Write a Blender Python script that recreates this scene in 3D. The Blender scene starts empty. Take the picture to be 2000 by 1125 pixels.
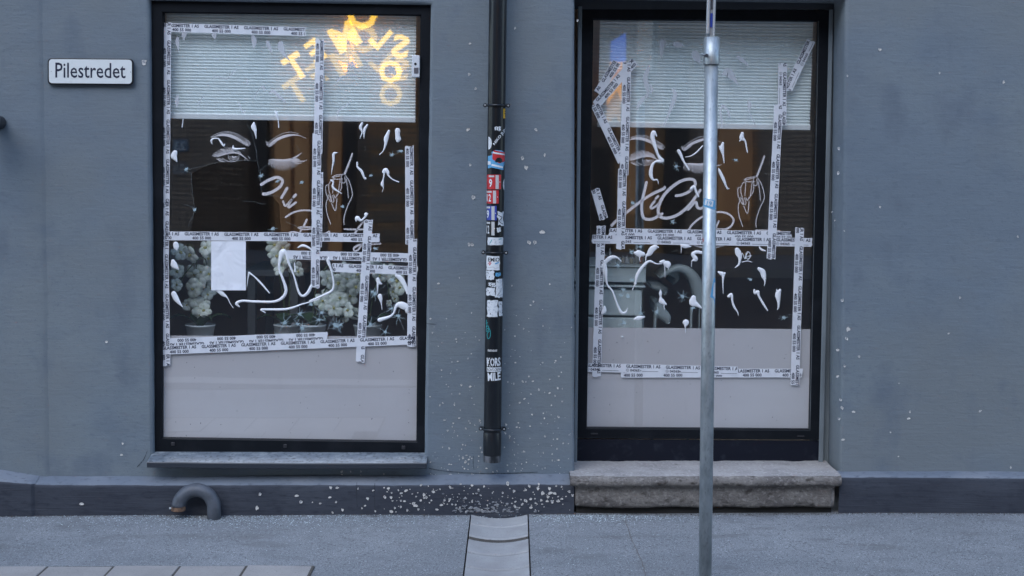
import bpy, bmesh, math, random
from mathutils import Vector, Matrix, noise
from mathutils.geometry import tessellate_polygon
random.seed(7)
RAD = math.radians
sc = bpy.context.scene
COL = sc.collection

# ------------------------------------------------------------------ camera
CAM = Vector((0.0, -6.25, 1.60)); PITCH = RAD(5.5); ROLL = RAD(0.9); FPX = 2778.0
F_ = Vector((0, math.cos(PITCH), -math.sin(PITCH)))
R0 = Vector((1, 0, 0)); U0 = Vector((0, math.sin(PITCH), math.cos(PITCH)))
R_ = R0 * math.cos(ROLL) + U0 * math.sin(ROLL)
U_ = U0 * math.cos(ROLL) - R0 * math.sin(ROLL)
cd = bpy.data.cameras.new('camera'); cam = bpy.data.objects.new('camera', cd); COL.objects.link(cam)
cd.lens = 50.0; cd.sensor_width = 36.0; cd.clip_end = 500.0
cd.dof.use_dof = True; cd.dof.focus_distance = 6.25; cd.dof.aperture_fstop = 4.0
m = Matrix((R_, U_, -F_)).transposed().to_4x4(); m.translation = CAM
cam.matrix_world = m
sc.camera = cam

# ------------------------------------------------------------------ sky, sun, exposure
SUN_EL, SUN_AZ = RAD(48), RAD(205)          # azimuth: direction the light comes from, clockwise from +Y
w = bpy.data.worlds.new('World'); sc.world = w; w.use_nodes = True
nt = w.node_tree; bg = nt.nodes['Background']
sky = nt.nodes.new('ShaderNodeTexSky'); sky.sky_type = 'NISHITA'; sky.sun_disc = False
sky.sun_elevation = SUN_EL; sky.sun_rotation = SUN_AZ; sky.air_density = 1.0; sky.dust_density = 0.7; sky.ozone_density = 2.4
nt.links.new(sky.outputs[0], bg.inputs[0]); bg.inputs[1].default_value = 0.15
sd = bpy.data.lights.new('sun', 'SUN'); sun = bpy.data.objects.new('sun', sd); COL.objects.link(sun)
sd.energy = 0.5; sd.angle = RAD(45); sd.color = (0.86, 0.93, 1.0)
sdir = Vector((math.sin(SUN_AZ) * math.cos(SUN_EL), math.cos(SUN_AZ) * math.cos(SUN_EL), math.sin(SUN_EL)))
sun.rotation_euler = sdir.to_track_quat('Z', 'Y').to_euler(); sun.location = (0, -8, 14)
vs = sc.view_settings; vs.view_transform = 'Standard'; vs.look = 'None'; vs.gamma = 1.0; vs.use_curve_mapping = False
vs.exposure = 1.3

# ------------------------------------------------------------------ helpers
def U(px, py, Y):
    d = F_ * FPX + R_ * (px - 1000.0) - U_ * (py - 562.5)
    return CAM + d * ((Y - CAM.y) / d.y)
def gz(x): return 0.019 * max(-3.2, min(3.2, x)) - 0.006      # the street climbs a little to the right
def G(px, py, Z=None):
    d = F_ * FPX + R_ * (px - 1000.0) - U_ * (py - 562.5)
    if Z is not None: return CAM + d * ((Z - CAM.z) / d.z)
    return CAM + d * ((-0.006 - CAM.z) / (d.z - 0.019 * d.x))
PX = 6.25 / FPX                                # metres for a photo pixel at the wall
def crop(ox, oy, s): return lambda u, v: (ox + u / s, oy + v / s)
A = crop(270, 0, 4.5); B = crop(520, 0, 4.5); C = crop(290, 230, 4.687); D = crop(560, 230, 4.687)
E = crop(290, 440, 4.327); Fc = crop(560, 440, 4.327); I = crop(1110, 0, 4.89); J = crop(1360, 0, 4.89)
K = crop(1120, 220, 4.5); L = crop(1360, 220, 4.5); Mc = crop(1120, 440, 4.327); N = crop(1360, 440, 4.327)
Z1 = crop(500, 330, 7.5); Z2 = crop(520, 450, 5.357); Z3 = crop(1200, 340, 7.5); Z7 = crop(400, 250, 9.09)
SC = {A: 4.5, B: 4.5, C: 4.687, D: 4.687, E: 4.327, Fc: 4.327, I: 4.89, J: 4.89, K: 4.5, L: 4.5, Mc: 4.327,
      N: 4.327, Z1: 7.5, Z2: 5.357, Z3: 7.5, Z7: 9.09}

MATS = {}
def mat(name, col, rough=0.6, metal=0.0, bump=None, var=None, alpha=None, spec=0.5, emis=None, trans=None, coat=0.0):
    """bump=(scale vec, strength, distance, detail); var=(scale vec, colour2, lo, hi)"""
    if name in MATS: return MATS[name]
    m = bpy.data.materials.new(name); m.use_nodes = True
    t = m.node_tree; b = t.nodes['Principled BSDF']
    b.inputs['Base Color'].default_value = (*col, 1); b.inputs['Roughness'].default_value = rough
    b.inputs['Metallic'].default_value = metal; b.inputs['Specular IOR Level'].default_value = spec
    b.inputs['Coat Weight'].default_value = coat
    tc = t.nodes.new('ShaderNodeTexCoord')
    def nz(scale, detail=4, dist=0.0, rough=0.55):
        mp = t.nodes.new('ShaderNodeMapping'); mp.inputs['Scale'].default_value = scale
        n = t.nodes.new('ShaderNodeTexNoise'); n.inputs['Scale'].default_value = 1.0
        n.inputs['Detail'].default_value = detail; n.inputs['Distortion'].default_value = dist
        n.inputs['Roughness'].default_value = rough
        geo = t.nodes.new('ShaderNodeNewGeometry')
        t.links.new(geo.outputs['Position'], mp.inputs[0]); t.links.new(mp.outputs[0], n.inputs['Vector'])
        return n.outputs[0]
    m['_nz'] = 0
    if var:
        last = None
        for (scale, c2, lo, hi) in (var if isinstance(var, list) else [var]):
            r = t.nodes.new('ShaderNodeMapRange'); r.inputs[1].default_value = lo; r.inputs[2].default_value = hi
            t.links.new(nz(scale, 5), r.inputs[0])
            mx = t.nodes.new('ShaderNodeMix'); mx.data_type = 'RGBA'
            t.links.new(r.outputs[0], mx.inputs[0])
            if last is None: mx.inputs[6].default_value = (*col, 1)
            else: t.links.new(last, mx.inputs[6])
            mx.inputs[7].default_value = (*c2, 1); last = mx.outputs[2]
        t.links.new(last, b.inputs['Base Color'])
    if bump:
        last = None
        for (scale, st, dist, detail, dd) in (bump if isinstance(bump, list) else [bump]):
            bp = t.nodes.new('ShaderNodeBump'); bp.inputs['Strength'].default_value = st; bp.inputs['Distance'].default_value = dist
            t.links.new(nz(scale, detail, dd), bp.inputs['Height'])
            if last is not None: t.links.new(last, bp.inputs['Normal'])
            last = bp.outputs[0]
        t.links.new(last, b.inputs['Normal'])
    if alpha is not None: b.inputs['Alpha'].default_value = alpha
    if emis: b.inputs['Emission Color'].default_value = (*emis[0], 1); b.inputs['Emission Strength'].default_value = emis[1]
    if trans: b.inputs['Transmission Weight'].default_value = trans
    del m['_nz']
    MATS[name] = m; return m

def tag(o, label=None, cat=None, group=None, kind=None):
    if label: o['label'] = label
    if cat: o['category'] = cat
    if group: o['group'] = group
    if kind: o['kind'] = kind
    return o
ROOTLOC = {}
def adopt(o, parent):
    o.parent = parent
    o.matrix_parent_inverse = Matrix.Translation(-WL(parent))
def WL(o):
    return ROOTLOC[o.name]
def empty(name, loc, label, cat, group=None):
    o = bpy.data.objects.new(name, None); COL.objects.link(o); o.location = loc; o.empty_display_size = 0.1
    ROOTLOC[o.name] = Vector(loc); return tag(o, label, cat, group)
def link(name, me, loc, parent=None):
    o = bpy.data.objects.new(name, me); COL.objects.link(o); o.location = loc
    ROOTLOC[o.name] = Vector(loc)
    if parent is not None: adopt(o, parent)
    return o
def mk(name, verts, faces, mats, parent=None, smooth=False, fm=None, bevel=0.0, seg=2):
    me = bpy.data.meshes.new(name)
    vs_ = [Vector(v) for v in verts]
    lo = Vector((min(v[i] for v in vs_) for i in range(3))); hi = Vector((max(v[i] for v in vs_) for i in range(3)))
    c = (lo + hi) / 2; c.z = lo.z if parent is None else c.z
    me.from_pydata([v - c for v in vs_], [], faces)
    for mm in (mats if isinstance(mats, (list, tuple)) else [mats]): me.materials.append(mm)
    if fm:
        for p, i in zip(me.polygons, fm): p.material_index = i
    bm = bmesh.new(); bm.from_mesh(me)
    bmesh.ops.recalc_face_normals(bm, faces=bm.faces) if bevel else None
    if bevel:
        es = [e for e in bm.edges if len(e.link_faces) == 2 and e.calc_face_angle(0) > 0.5]
        bmesh.ops.bevel(bm, geom=es, offset=bevel, segments=seg, affect='EDGES', profile=0.5)
    bm.to_mesh(me); bm.free()
    if smooth:
        for p in me.polygons: p.use_smooth = True
    me.update()
    return link(name, me, c, parent)
class MB:
    def __init__(s): s.v = []; s.f = []; s.m = []
    def add(s, vs_, fs, mi=0):
        o = len(s.v); s.v += [Vector(x) for x in vs_]
        s.f += [tuple(i + o for i in f) for f in fs]; s.m += [mi] * len(fs)
    def box(s, x0, x1, y0, y1, z0, z1, mi=0):
        s.add([(x0, y0, z0), (x1, y0, z0), (x1, y1, z0), (x0, y1, z0), (x0, y0, z1), (x1, y0, z1), (x1, y1, z1), (x0, y1, z1)],
              [(0, 3, 2, 1), (4, 5, 6, 7), (0, 1, 5, 4), (1, 2, 6, 5), (2, 3, 7, 6), (3, 0, 4, 7)], mi)
    def prism(s, front, back, mi=0):
        n = len(front); s.add(list(front) + list(back),
              [tuple(range(n))[::-1], tuple(range(n, 2 * n))] + [(i, (i + 1) % n, n + (i + 1) % n, n + i) for i in range(n)], mi)
    def tube(s, pts, rad, n=16, cap=True, mi=0):
        rings = []; pts = [Vector(p) for p in pts]
        up = None
        for i, p in enumerate(pts):
            d = (pts[min(i + 1, len(pts) - 1)] - pts[max(i - 1, 0)]).normalized()
            if up is None: up = d.orthogonal().normalized()
            up = (up - d * up.dot(d)).normalized(); sd_ = d.cross(up)
            r = rad[i] if isinstance(rad, (list, tuple)) else rad
            rings.append([p + (up * math.cos(2 * math.pi * k / n) + sd_ * math.sin(2 * math.pi * k / n)) * r for k in range(n)])
        vv = [v for r in rings for v in r]; ff = []
        for i in range(len(rings) - 1):
            for k in range(n):
                ff.append((i * n + k, i * n + (k + 1) % n, (i + 1) * n + (k + 1) % n, (i + 1) * n + k))
        if cap: ff += [tuple(range(n))[::-1], tuple(range((len(rings) - 1) * n, len(rings) * n))]
        s.add(vv, ff, mi)
    def ring4(s, o4, i4, dy, mi=0, back=True):
        """frame: outer and inner quads (world points, front), dy = depth"""
        D_ = Vector((0, dy, 0)); v = list(o4) + list(i4) + [p + D_ for p in o4] + [p + D_ for p in i4]; f = []
        for k in range(4):
            j = (k + 1) % 4
            f += [(k, j, 4 + j, 4 + k), (4 + k, 4 + j, 12 + j, 12 + k), (8 + j, 8 + k, k, j)]
            if back: f += [(8 + k, 8 + j, 12 + j, 12 + k)]
        s.add(v, f, mi)
    def build(s, name, mats, parent=None, smooth=False, bevel=0.0, seg=2):
        return mk(name, s.v, s.f, mats, parent, smooth, s.m, bevel, seg)
def spline(pts, step=1.2):
    """Catmull-Rom through (x, y, w)"""
    if len(pts) < 3:
        n = max(2, int(math.hypot(pts[1][0] - pts[0][0], pts[1][1] - pts[0][1]) / step)) if len(pts) == 2 else 1
        if len(pts) == 1: return pts
        return [tuple(pts[0][k] + (pts[1][k] - pts[0][k]) * i / n for k in range(3)) for i in range(n + 1)]
    P = [tuple(2 * a - b for a, b in zip(pts[0], pts[1]))] + list(pts) + [tuple(2 * a - b for a, b in zip(pts[-1], pts[-2]))]
    out = []
    for i in range(1, len(P) - 2):
        d = math.hypot(P[i + 1][0] - P[i][0], P[i + 1][1] - P[i][1]); n = max(2, int(d / step))
        for k in range(n):
            t = k / n; q = []
            for c in range(3):
                a, b, c_, d_ = P[i - 1][c], P[i][c], P[i + 1][c], P[i + 2][c]
                q.append(0.5 * (2 * b + (c_ - a) * t + (2 * a - 5 * b + 4 * c_ - d_) * t * t + (3 * b - a - 3 * c_ + d_) * t ** 3))
            q[2] = max(q[2], 0.3); out.append(tuple(q))
    out.append(tuple(pts[-1])); return out
def ribbon(mb, pts, Y, h=0.0, cap=True, jit=0.0, step=1.2, mi=0):
    """pts photo pixels (x, y, full width); flat or domed strip lying on the plane y = Y"""
    s = spline(pts, step)
    if len(s) < 2: return
    def tn(i):
        a, b = s[max(i - 1, 0)], s[min(i + 1, len(s) - 1)]; l = math.hypot(b[0] - a[0], b[1] - a[1]) or 1
        return (b[0] - a[0]) / l, (b[1] - a[1]) / l
    rows = []
    def row(x, y, t, w):
        rows.append((x, y, t, w))
    if cap:
        t0 = tn(0); w0 = s[0][2]
        for a in (80, 50, 22): row(s[0][0] - t0[0] * w0 / 2 * math.sin(RAD(a)), s[0][1] - t0[1] * w0 / 2 * math.sin(RAD(a)), t0, w0 * math.cos(RAD(a)))
    for i, p in enumerate(s):
        row(p[0], p[1], tn(i), p[2] * (1 + (random.uniform(-jit, jit) if jit else 0)))
    if cap:
        t1 = tn(len(s) - 1); w1 = s[-1][2]
        for a in (22, 50, 80): row(s[-1][0] + t1[0] * w1 / 2 * math.sin(RAD(a)), s[-1][1] + t1[1] * w1 / 2 * math.sin(RAD(a)), t1, w1 * math.cos(RAD(a)))
    prof = [(-0.5, 0), (-0.36, 0.7), (0, 1), (0.36, 0.7), (0.5, 0)] if h else [(-0.5, 0), (0.5, 0)]
    vv = []; ff = []; n = len(prof)
    for (x, y, t, wd) in rows:
        for (a, b) in prof:
            hh = h * b * min(1.0, wd / 6.0 + 0.25) if h else 0
            vv.append(U(x - t[1] * a * wd, y + t[0] * a * wd, Y) - Vector((0, hh, 0)))
    for i in range(len(rows) - 1):
        for k in range(n - 1): ff.append((i * n + k, i * n + k + 1, (i + 1) * n + k + 1, (i + 1) * n + k))
    mb.add(vv, ff, mi)
def cs(Cf, pts):
    s = SC[Cf]; return [(*Cf(x, y), wd / s) for (x, y, wd) in pts]
def lean(P4, Ytop, Ybot):
    return [U(*P4[0], Ytop), U(*P4[1], Ytop), U(*P4[2], Ybot), U(*P4[3], Ybot)], [(0, 1, 2, 3)]
def polyface(loops, Y):
    """loops of photo pixels: outer + holes -> world verts, tris on plane y=Y"""
    v2 = [[Vector((x, -y, 0)) for (x, y) in l] for l in loops]
    tri = tessellate_polygon(v2); flat = [p for l in loops for p in l]
    return [U(x, y, Y) for (x, y) in flat], [tuple(t) for t in tri]
# text as flat mesh data, normalised: width 1 and the height it then has
TXT = {}
def text(body, bold=0.0):
    key = (body, bold)
    if key in TXT: return TXT[key]
    cu = bpy.data.curves.new('tmp', 'FONT'); cu.body = body; cu.resolution_u = 2; cu.offset = bold; cu.size = 1.0
    o = bpy.data.objects.new('tmp', cu); COL.objects.link(o)
    dg = bpy.context.evaluated_depsgraph_get(); dg.update()
    me = bpy.data.meshes.new_from_object(o.evaluated_get(dg))
    v = [(p.co.x, p.co.y) for p in me.vertices]; f = [tuple(p.vertices) for p in me.polygons]
    bpy.data.objects.remove(o); bpy.data.curves.remove(cu); bpy.data.meshes.remove(me)
    x0 = min(p[0] for p in v); x1 = max(p[0] for p in v); y0 = min(p[1] for p in v); y1 = max(p[1] for p in v)
    v = [((p[0] - x0) / (x1 - x0), (p[1] - y0) / (y1 - y0)) for p in v]      # unit box, y up
    TXT[key] = (v, f); return TXT[key]

# ------------------------------------------------------------------ materials
wall_m = mat('painted_render', (0.165, 0.2, 0.23), 0.78, spec=0.3,
    var=[((1.3, 1.3, 1.0), (0.19, 0.222, 0.238), 0.45, 0.62), ((4, 4, 7), (0.145, 0.177, 0.21), 0.5, 0.75), ((26, 26, 60), (0.135, 0.164, 0.195), 0.55, 0.78), ((0.9, 0.9, 1.1), (0.182, 0.205, 0.215), 0.44, 0.6), ((5, 5, 3), (0.138, 0.165, 0.195), 0.55, 0.72), ((110, 110, 150), (0.12, 0.148, 0.178), 0.6, 0.75)],
    bump=[((7, 7, 130), 0.26, 0.003, 5, 0.5), ((14, 14, 34), 0.3, 0.006, 7, 0.8), ((190, 190, 260), 0.3, 0.0014, 4, 0.0), ((48, 48, 60), 0.28, 0.003, 6, 0.3), ((2.2, 2.2, 2.6), 0.18, 0.02, 3, 0.6)])
trim_m = mat('painted_trim', (0.2, 0.23, 0.245), 0.6, var=((8, 8, 2), (0.12, 0.138, 0.15), 0.45, 0.7), bump=((40, 40, 3), 0.25, 0.002, 3, 0.5))
plinth_m = mat('plinth_paint', (0.044, 0.049, 0.063), 0.7, spec=0.35,
    var=[((3, 3, 6), (0.062, 0.069, 0.085), 0.42, 0.66), ((20, 20, 55), (0.03, 0.035, 0.048), 0.52, 0.75)],
    bump=[((4, 4, 95), 0.5, 0.004, 5, 1.0), ((45, 45, 60), 0.4, 0.003, 5, 0.4)])
frame_m = mat('black_frame', (0.007, 0.009, 0.012), 0.55, spec=0.15, var=((9, 9, 9), (0.013, 0.015, 0.019), 0.5, 0.7))
sill_m = mat('sill_metal', (0.15, 0.175, 0.2), 0.45, var=[((14, 30, 30), (0.25, 0.28, 0.3), 0.48, 0.66), ((60, 60, 60), (0.05, 0.06, 0.075), 0.5, 0.7)], bump=((70, 70, 70), 0.2, 0.001, 4, 0))
stone_m = mat('worn_stone', (0.215, 0.195, 0.175), 0.9, spec=0.2,
    var=[((7, 7, 10), (0.14, 0.125, 0.115), 0.4, 0.62), ((60, 60, 60), (0.3, 0.275, 0.25), 0.52, 0.7), ((22, 22, 40), (0.07, 0.06, 0.052), 0.56, 0.7), ((140, 140, 140), (0.09, 0.08, 0.075), 0.58, 0.7)],
    bump=[((22, 22, 34), 0.8, 0.010, 6, 0.8), ((160, 160, 160), 0.5, 0.003, 4, 0)])
asphalt_m = mat('asphalt', (0.245, 0.26, 0.27), 0.92, spec=0.25,
    var=[((1.2, 2.0, 1), (0.31, 0.325, 0.335), 0.42, 0.62), ((260, 260, 260), (0.085, 0.092, 0.1), 0.47, 0.66), ((150, 150, 150), (0.46, 0.47, 0.48), 0.6, 0.7), ((9, 9, 9), (0.2, 0.21, 0.22), 0.52, 0.75), ((2.5, 6, 2), (0.175, 0.18, 0.185), 0.56, 0.7), ((85, 85, 85), (0.11, 0.115, 0.12), 0.57, 0.68), ((120, 120, 120), (0.5, 0.51, 0.52), 0.63, 0.7)],
    bump=[((220, 220, 220), 0.7, 0.003, 3, 0), ((5, 5, 5), 0.3, 0.01, 3, 0)])
road_m = mat('road_asphalt', (0.06, 0.06, 0.065), 0.9, bump=((180, 180, 180), 0.5, 0.003, 3, 0))
conc_m = mat('channel_concrete', (0.37, 0.37, 0.365), 0.85, spec=0.3, var=[((7, 7, 7), (0.31, 0.305, 0.3), 0.4, 0.65), ((150, 150, 150), (0.24, 0.24, 0.24), 0.55, 0.75), ((3, 3, 3), (0.43, 0.425, 0.41), 0.55, 0.7)], bump=((120, 120, 120), 0.35, 0.002, 4, 0))
slab_m = mat('slab_concrete', (0.36, 0.34, 0.32), 0.85, var=[((5, 5, 5), (0.3, 0.285, 0.27), 0.4, 0.65), ((170, 170, 170), (0.2, 0.195, 0.19), 0.55, 0.75)], bump=((150, 150, 150), 0.35, 0.002, 4, 0))
dirt_m = mat('dirt', (0.10, 0.088, 0.075), 1.0, var=((60, 60, 60), (0.05, 0.045, 0.04), 0.4, 0.7), bump=((150, 150, 150), 0.8, 0.005, 4, 0))
chip_m = mat('bare_plaster', (0.70, 0.67, 0.62), 0.95, spec=0.1, var=((220, 220, 220), (0.36, 0.35, 0.33), 0.46, 0.68))
chipin_m = mat('chip_pit', (0.42, 0.42, 0.42), 0.95, spec=0.1, var=((150, 150, 150), (0.2, 0.215, 0.23), 0.42, 0.66))
pipe_m = mat('black_pipe', (0.007, 0.009, 0.012), 0.3, var=((12, 12, 3), (0.015, 0.018, 0.022), 0.45, 0.7), bump=((60, 60, 8), 0.12, 0.002, 3, 0))
steel_m = mat('galvanised_steel', (0.50, 0.535, 0.535), 0.42, 0.65, var=[((40, 40, 14), (0.35, 0.385, 0.39), 0.42, 0.66), ((140, 140, 60), (0.28, 0.3, 0.31), 0.55, 0.75)], bump=((90, 90, 40), 0.08, 0.001, 3, 0))
paint_m = mat('white_paint', (0.86, 0.87, 0.88), 0.32, spec=0.5, bump=((120, 120, 90), 0.25, 0.002, 3, 0))
sheer_m = mat('sheer_grey_paint', (0.62, 0.62, 0.66), 0.5, alpha=0.62)  # greyer, see-through paint for the splashes over the blinds
film_m = mat('frosted_film', (0.56, 0.525, 0.53), 0.65, spec=0.2, bump=((3, 3, 2), 0.15, 0.01, 2, 0.4), var=[((14, 14, 5), (0.51, 0.48, 0.485), 0.6, 0.8), ((1.6, 1.6, 1.6), (0.6, 0.57, 0.575), 0.4, 0.65)])
decal_m = mat('frosted_decal', (0.80, 0.74, 0.75), 0.7, spec=0.2)
tape_m = mat('white_tape', (0.80, 0.81, 0.84), 0.33, alpha=0.93, spec=0.5, var=((30, 30, 30), (0.73, 0.745, 0.78), 0.42, 0.66), bump=((45, 45, 45), 0.35, 0.003, 3, 0.8))
ink_m = mat('navy_ink', (0.012, 0.016, 0.04), 0.5)
crack_m = mat('crack_edge', (0.5, 0.56, 0.57), 0.25, alpha=0.42)
crackc_m = mat('crushed_glass', (0.5, 0.64, 0.68), 0.25, alpha=0.7)
white_m = mat('white_enamel', (0.78, 0.80, 0.77), 0.3, coat=0.3, var=((30, 30, 30), (0.72, 0.74, 0.71), 0.5, 0.7))
black_m = mat('black_enamel', (0.012, 0.013, 0.018), 0.35)
def glass_mat(name, ior, tint):
    m = bpy.data.materials.new(name); m.use_nodes = True; t = m.node_tree; t.nodes.clear()
    o = t.nodes.new('ShaderNodeOutputMaterial'); mx = t.nodes.new('ShaderNodeMixShader'); tr = t.nodes.new('ShaderNodeBsdfTransparent')
    gl = t.nodes.new('ShaderNodeBsdfGlossy'); fr = t.nodes.new('ShaderNodeFresnel'); fr.inputs[0].default_value = ior
    gl.inputs['Roughness'].default_value = 0.0; tr.inputs[0].default_value = (*tint, 1); gl.inputs[0].default_value = (1, 1, 1, 1)
    geo = t.nodes.new('ShaderNodeNewGeometry')
    n = t.nodes.new('ShaderNodeTexNoise'); n.inputs['Scale'].default_value = 2.2; n.inputs['Detail'].default_value = 1
    bp = t.nodes.new('ShaderNodeBump'); bp.inputs['Strength'].default_value = 0.05; bp.inputs['Distance'].default_value = 0.01
    t.links.new(geo.outputs['Position'], n.inputs['Vector']); t.links.new(n.outputs[0], bp.inputs['Height']); t.links.new(bp.outputs[0], gl.inputs['Normal'])
    t.links.new(fr.outputs[0], mx.inputs[0]); t.links.new(tr.outputs[0], mx.inputs[1]); t.links.new(gl.outputs[0], mx.inputs[2]); t.links.new(mx.outputs[0], o.inputs[0])
    return m
glass_m = glass_mat('window_glass', 2.2, (0.97, 0.985, 0.98))
glass2_m = glass_mat('inner_glass', 1.78, (0.97, 0.985, 0.98))

# ------------------------------------------------------------------ ground
CHX0 = G(914, 1040).x; CHX1 = G(1034, 1040).x                     # drain channel edges
mb = MB()
def sheet(x0, x1, y0, y1, z, nx, ny, amp):
    v = []; f = []
    for j in range(ny + 1):
        for i in range(nx + 1):
            x = x0 + (x1 - x0) * i / nx; y = y0 + (y1 - y0) * j / ny
            v.append((x, y, z + gz(x) + amp * noise.noise(Vector((x * 2.1, y * 2.1, 0)))))
    for j in range(ny):
        for i in range(nx):
            a = j * (nx + 1) + i; f.append((a, a + 1, a + nx + 2, a + nx + 1))
    mb.add(v, f)
sheet(-14, CHX0, -3.2, 0.25, 0.0, 90, 30, 0.004); sheet(CHX1, 14, -3.2, 0.25, 0.0, 90, 30, 0.004)
pav = tag(mb.build('pavement', asphalt_m, smooth=True), kind='structure')
mb = MB(); mb.box(-200, 200, -160, 60, -0.6, -0.13); tag(mb.build('ground', road_m), kind='structure')
mb = MB(); mb.box(CHX0 - 0.02, CHX1 + 0.02, -3.2, 0.1, -0.12, -0.042); tag(mb.build('channel_bed', dirt_m), kind='structure')
mb = MB(); mb.box(-30, 30, -3.45, -3.2, -0.2, 0.0); tag(mb.build('kerb', slab_m, bevel=0.01), kind='structure')
mb = MB(); mb.box(-40, 40, -16.0, -13.2, -0.2, 0.0); tag(mb.build('far_pavement', asphalt_m), kind='structure')
# drain channel of dished stones
ch = empty('drain_channel', (0.5 * (CHX0 + CHX1), -0.5, 0), 'shallow dished concrete drain channel crossing the pavement below the downpipe', 'drain channel')
def gy(py): return G(975, py).y
joints = [0.02 - 0.09, gy(1025), gy(1053), gy(1079), gy(1108), gy(1140), gy(1175), gy(1212)]
for k in range(len(joints) - 1):
    ya, yb = joints[k], joints[k + 1]; gap = 0.017 if k != 1 else 0.052
    if k == 2: ya -= 0.004
    nx = 10; v = []; f = []
    dz = random.uniform(-0.0012, 0.0012); tw = random.uniform(-0.004, 0.004)
    for row, (y, zz) in enumerate([(ya - 0.002, -0.1), (ya - 0.002, -0.006), (ya - 0.007, 0), (yb + gap + 0.006, 0), (yb + gap, -0.006), (yb + gap, -0.1)]):
        for i in range(nx + 1):
            t = i / nx; x = CHX0 + 0.006 + (CHX1 - CHX0 - 0.012) * t
            dish = -0.017 * (1 - (2 * t - 1) ** 2) + 0.004 + gz(x)
            v.append((x, y + tw * (t - 0.5), (zz if zz < -0.05 else zz + dish + dz)))
    for j in range(5):
        for i in range(nx):
            a = j * (nx + 1) + i; f.append((a, a + nx + 1, a + nx + 2, a + 1))
    mk('channel_stone', v, f, conc_m, ch, smooth=False)
    v = []; f = []
    for i in range(nx + 1):
        t = i / nx; x = CHX0 + 0.008 + (CHX1 - CHX0 - 0.016) * t; zq = -0.017 * (1 - (2 * t - 1) ** 2) + gz(x) + dz - (.0045 if k != 1 else .003)
        v += [(x, yb + gap + .001, zq), (x, yb - .006, zq - .0005)]
    for i in range(nx): f.append((2 * i, 2 * i + 1, 2 * i + 3, 2 * i + 2))
    mk('joint_filler', v, f, dirt_m if k == 1 else mat('joint_dirt', (0.045, 0.042, 0.04), 1.0), ch)
# paving slabs at the bottom left
pv = tag(link('paving', bpy.data.meshes.new('paving'), (0, 0, 0)), kind='structure')
y0 = G(350, 1108).y; xe = G(614, 1104).x; sw = (G(614, 1104).x - G(226, 1106).x) / 3
bed = MB(); bed.box(xe - 8.6 * sw, xe + 0.004, y0 - 1.3, y0, -0.01, 0.0045)
bed.v = [Vector((p.x, p.y, p.z + gz(p.x))) for p in bed.v]
me = bpy.data.meshes.new('paving'); me.from_pydata(bed.v, [], bed.f); me.materials.append(dirt_m); pv.data = me
slabmesh = None
for r in range(3):
    for k in range(8):
        x1 = xe - k * sw - (0.5 * sw if r % 2 else 0); yy = y0 - r * 0.42
        if slabmesh is None:
            mb = MB(); mb.box(-sw / 2 + 0.004, sw / 2 - 0.004, -0.206, 0.206, -0.05, 0.0)
            o = mb.build('paving_slab', slab_m, pv, bevel=0.004); slabmesh = o.data
            base = Vector(o.location); o.location = (x1 - sw / 2, yy - 0.21, base.z + 0.0075 + gz(x1 - sw / 2))
        else:
            o = link('paving_slab', slabmesh, (x1 - sw / 2 + random.uniform(-.002, .002), yy - 0.21, base.z + 0.0075 + gz(x1 - sw / 2) + random.uniform(-0.002, 0.002)), pv)
            o.rotation_euler = (random.uniform(-.004, .004), -0.019 + random.uniform(-.004, .004), random.uniform(-.004, .004))

# ------------------------------------------------------------------ building shell
bld = empty('building', (0, 0, 0), 'blue-grey rendered building front with two cracked shop windows', 'building')
PLY = -0.062                                    # plinth face
def wn(x, z, k=1.0):
    return k * (0.0045 * noise.noise(Vector((x * 1.7, 3.1, z * 1.7))) + 0.0018 * noise.noise(Vector((x * 7, 9.0, z * 9))) + 0.0008 * noise.noise(Vector((x * 22, 5.0, z * 30))))
def line(p, q):                                 # x as a function of z through two world points
    return lambda z: p.x + (q.x - p.x) * (z - p.z) / (q.z - p.z)
E0 = 0.014
LLx = line(U(292, 5, 0), U(299, 884, 0)); LRx = line(U(841, 8, 0), U(829, 886, 0))
LT = U(566, 4, 0).z; LB = U(566, 905, 0).z
RLx = line(U(1122, 5, 0), U(1122, 905, 0)); RRx = line(U(1651, 5, 0), U(1641, 905, 0))
RT = U(1380, -8, 0).z; RB = U(1380, 945, 0).z
xs = [lambda z: -7.0, lambda z: -2.6, lambda z: LLx(z) - E0, lambda z: LRx(z) + E0, lambda z: RLx(z) - E0, lambda z: RRx(z) + E0, lambda z: 2.6, lambda z: 7.0]
nxs = [6, 34, 40, 16, 34, 30, 6]
zl = sorted([(-0.05, 'b'), (LB - E0, 'lb'), (RB - E0, 'rb'), (LT + E0, 'lt'), (RT + E0, 'rt'), (7.0, 't')])
zs = [z for z, _ in zl]
def zi(n): return [i for i, (z, q) in enumerate(zl) if q == n][0]
mb = MB(); vid = {}
cols = []; 
for i in range(7):
    for k in range(nxs[i]): cols.append((i, k / nxs[i]))
cols.append((6, 1.0))
rows_ = []
for j in range(len(zs) - 1):
    n = max(1, min(60, int((zs[j + 1] - zs[j]) / 0.04)))
    for k in range(n): rows_.append((j, zs[j] + (zs[j + 1] - zs[j]) * k / n))
rows_.append((len(zs) - 2, zs[-1]))
def cx(c, z):
    i, t = c; a = xs[i](z); b = xs[i + 1](z); return a + (b - a) * t
verts = []; 
for (j, z) in rows_:
    for c in cols:
        x = cx(c, z); verts.append((x, wn(x, z), z))
faces = []; ncol = len(cols)
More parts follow.
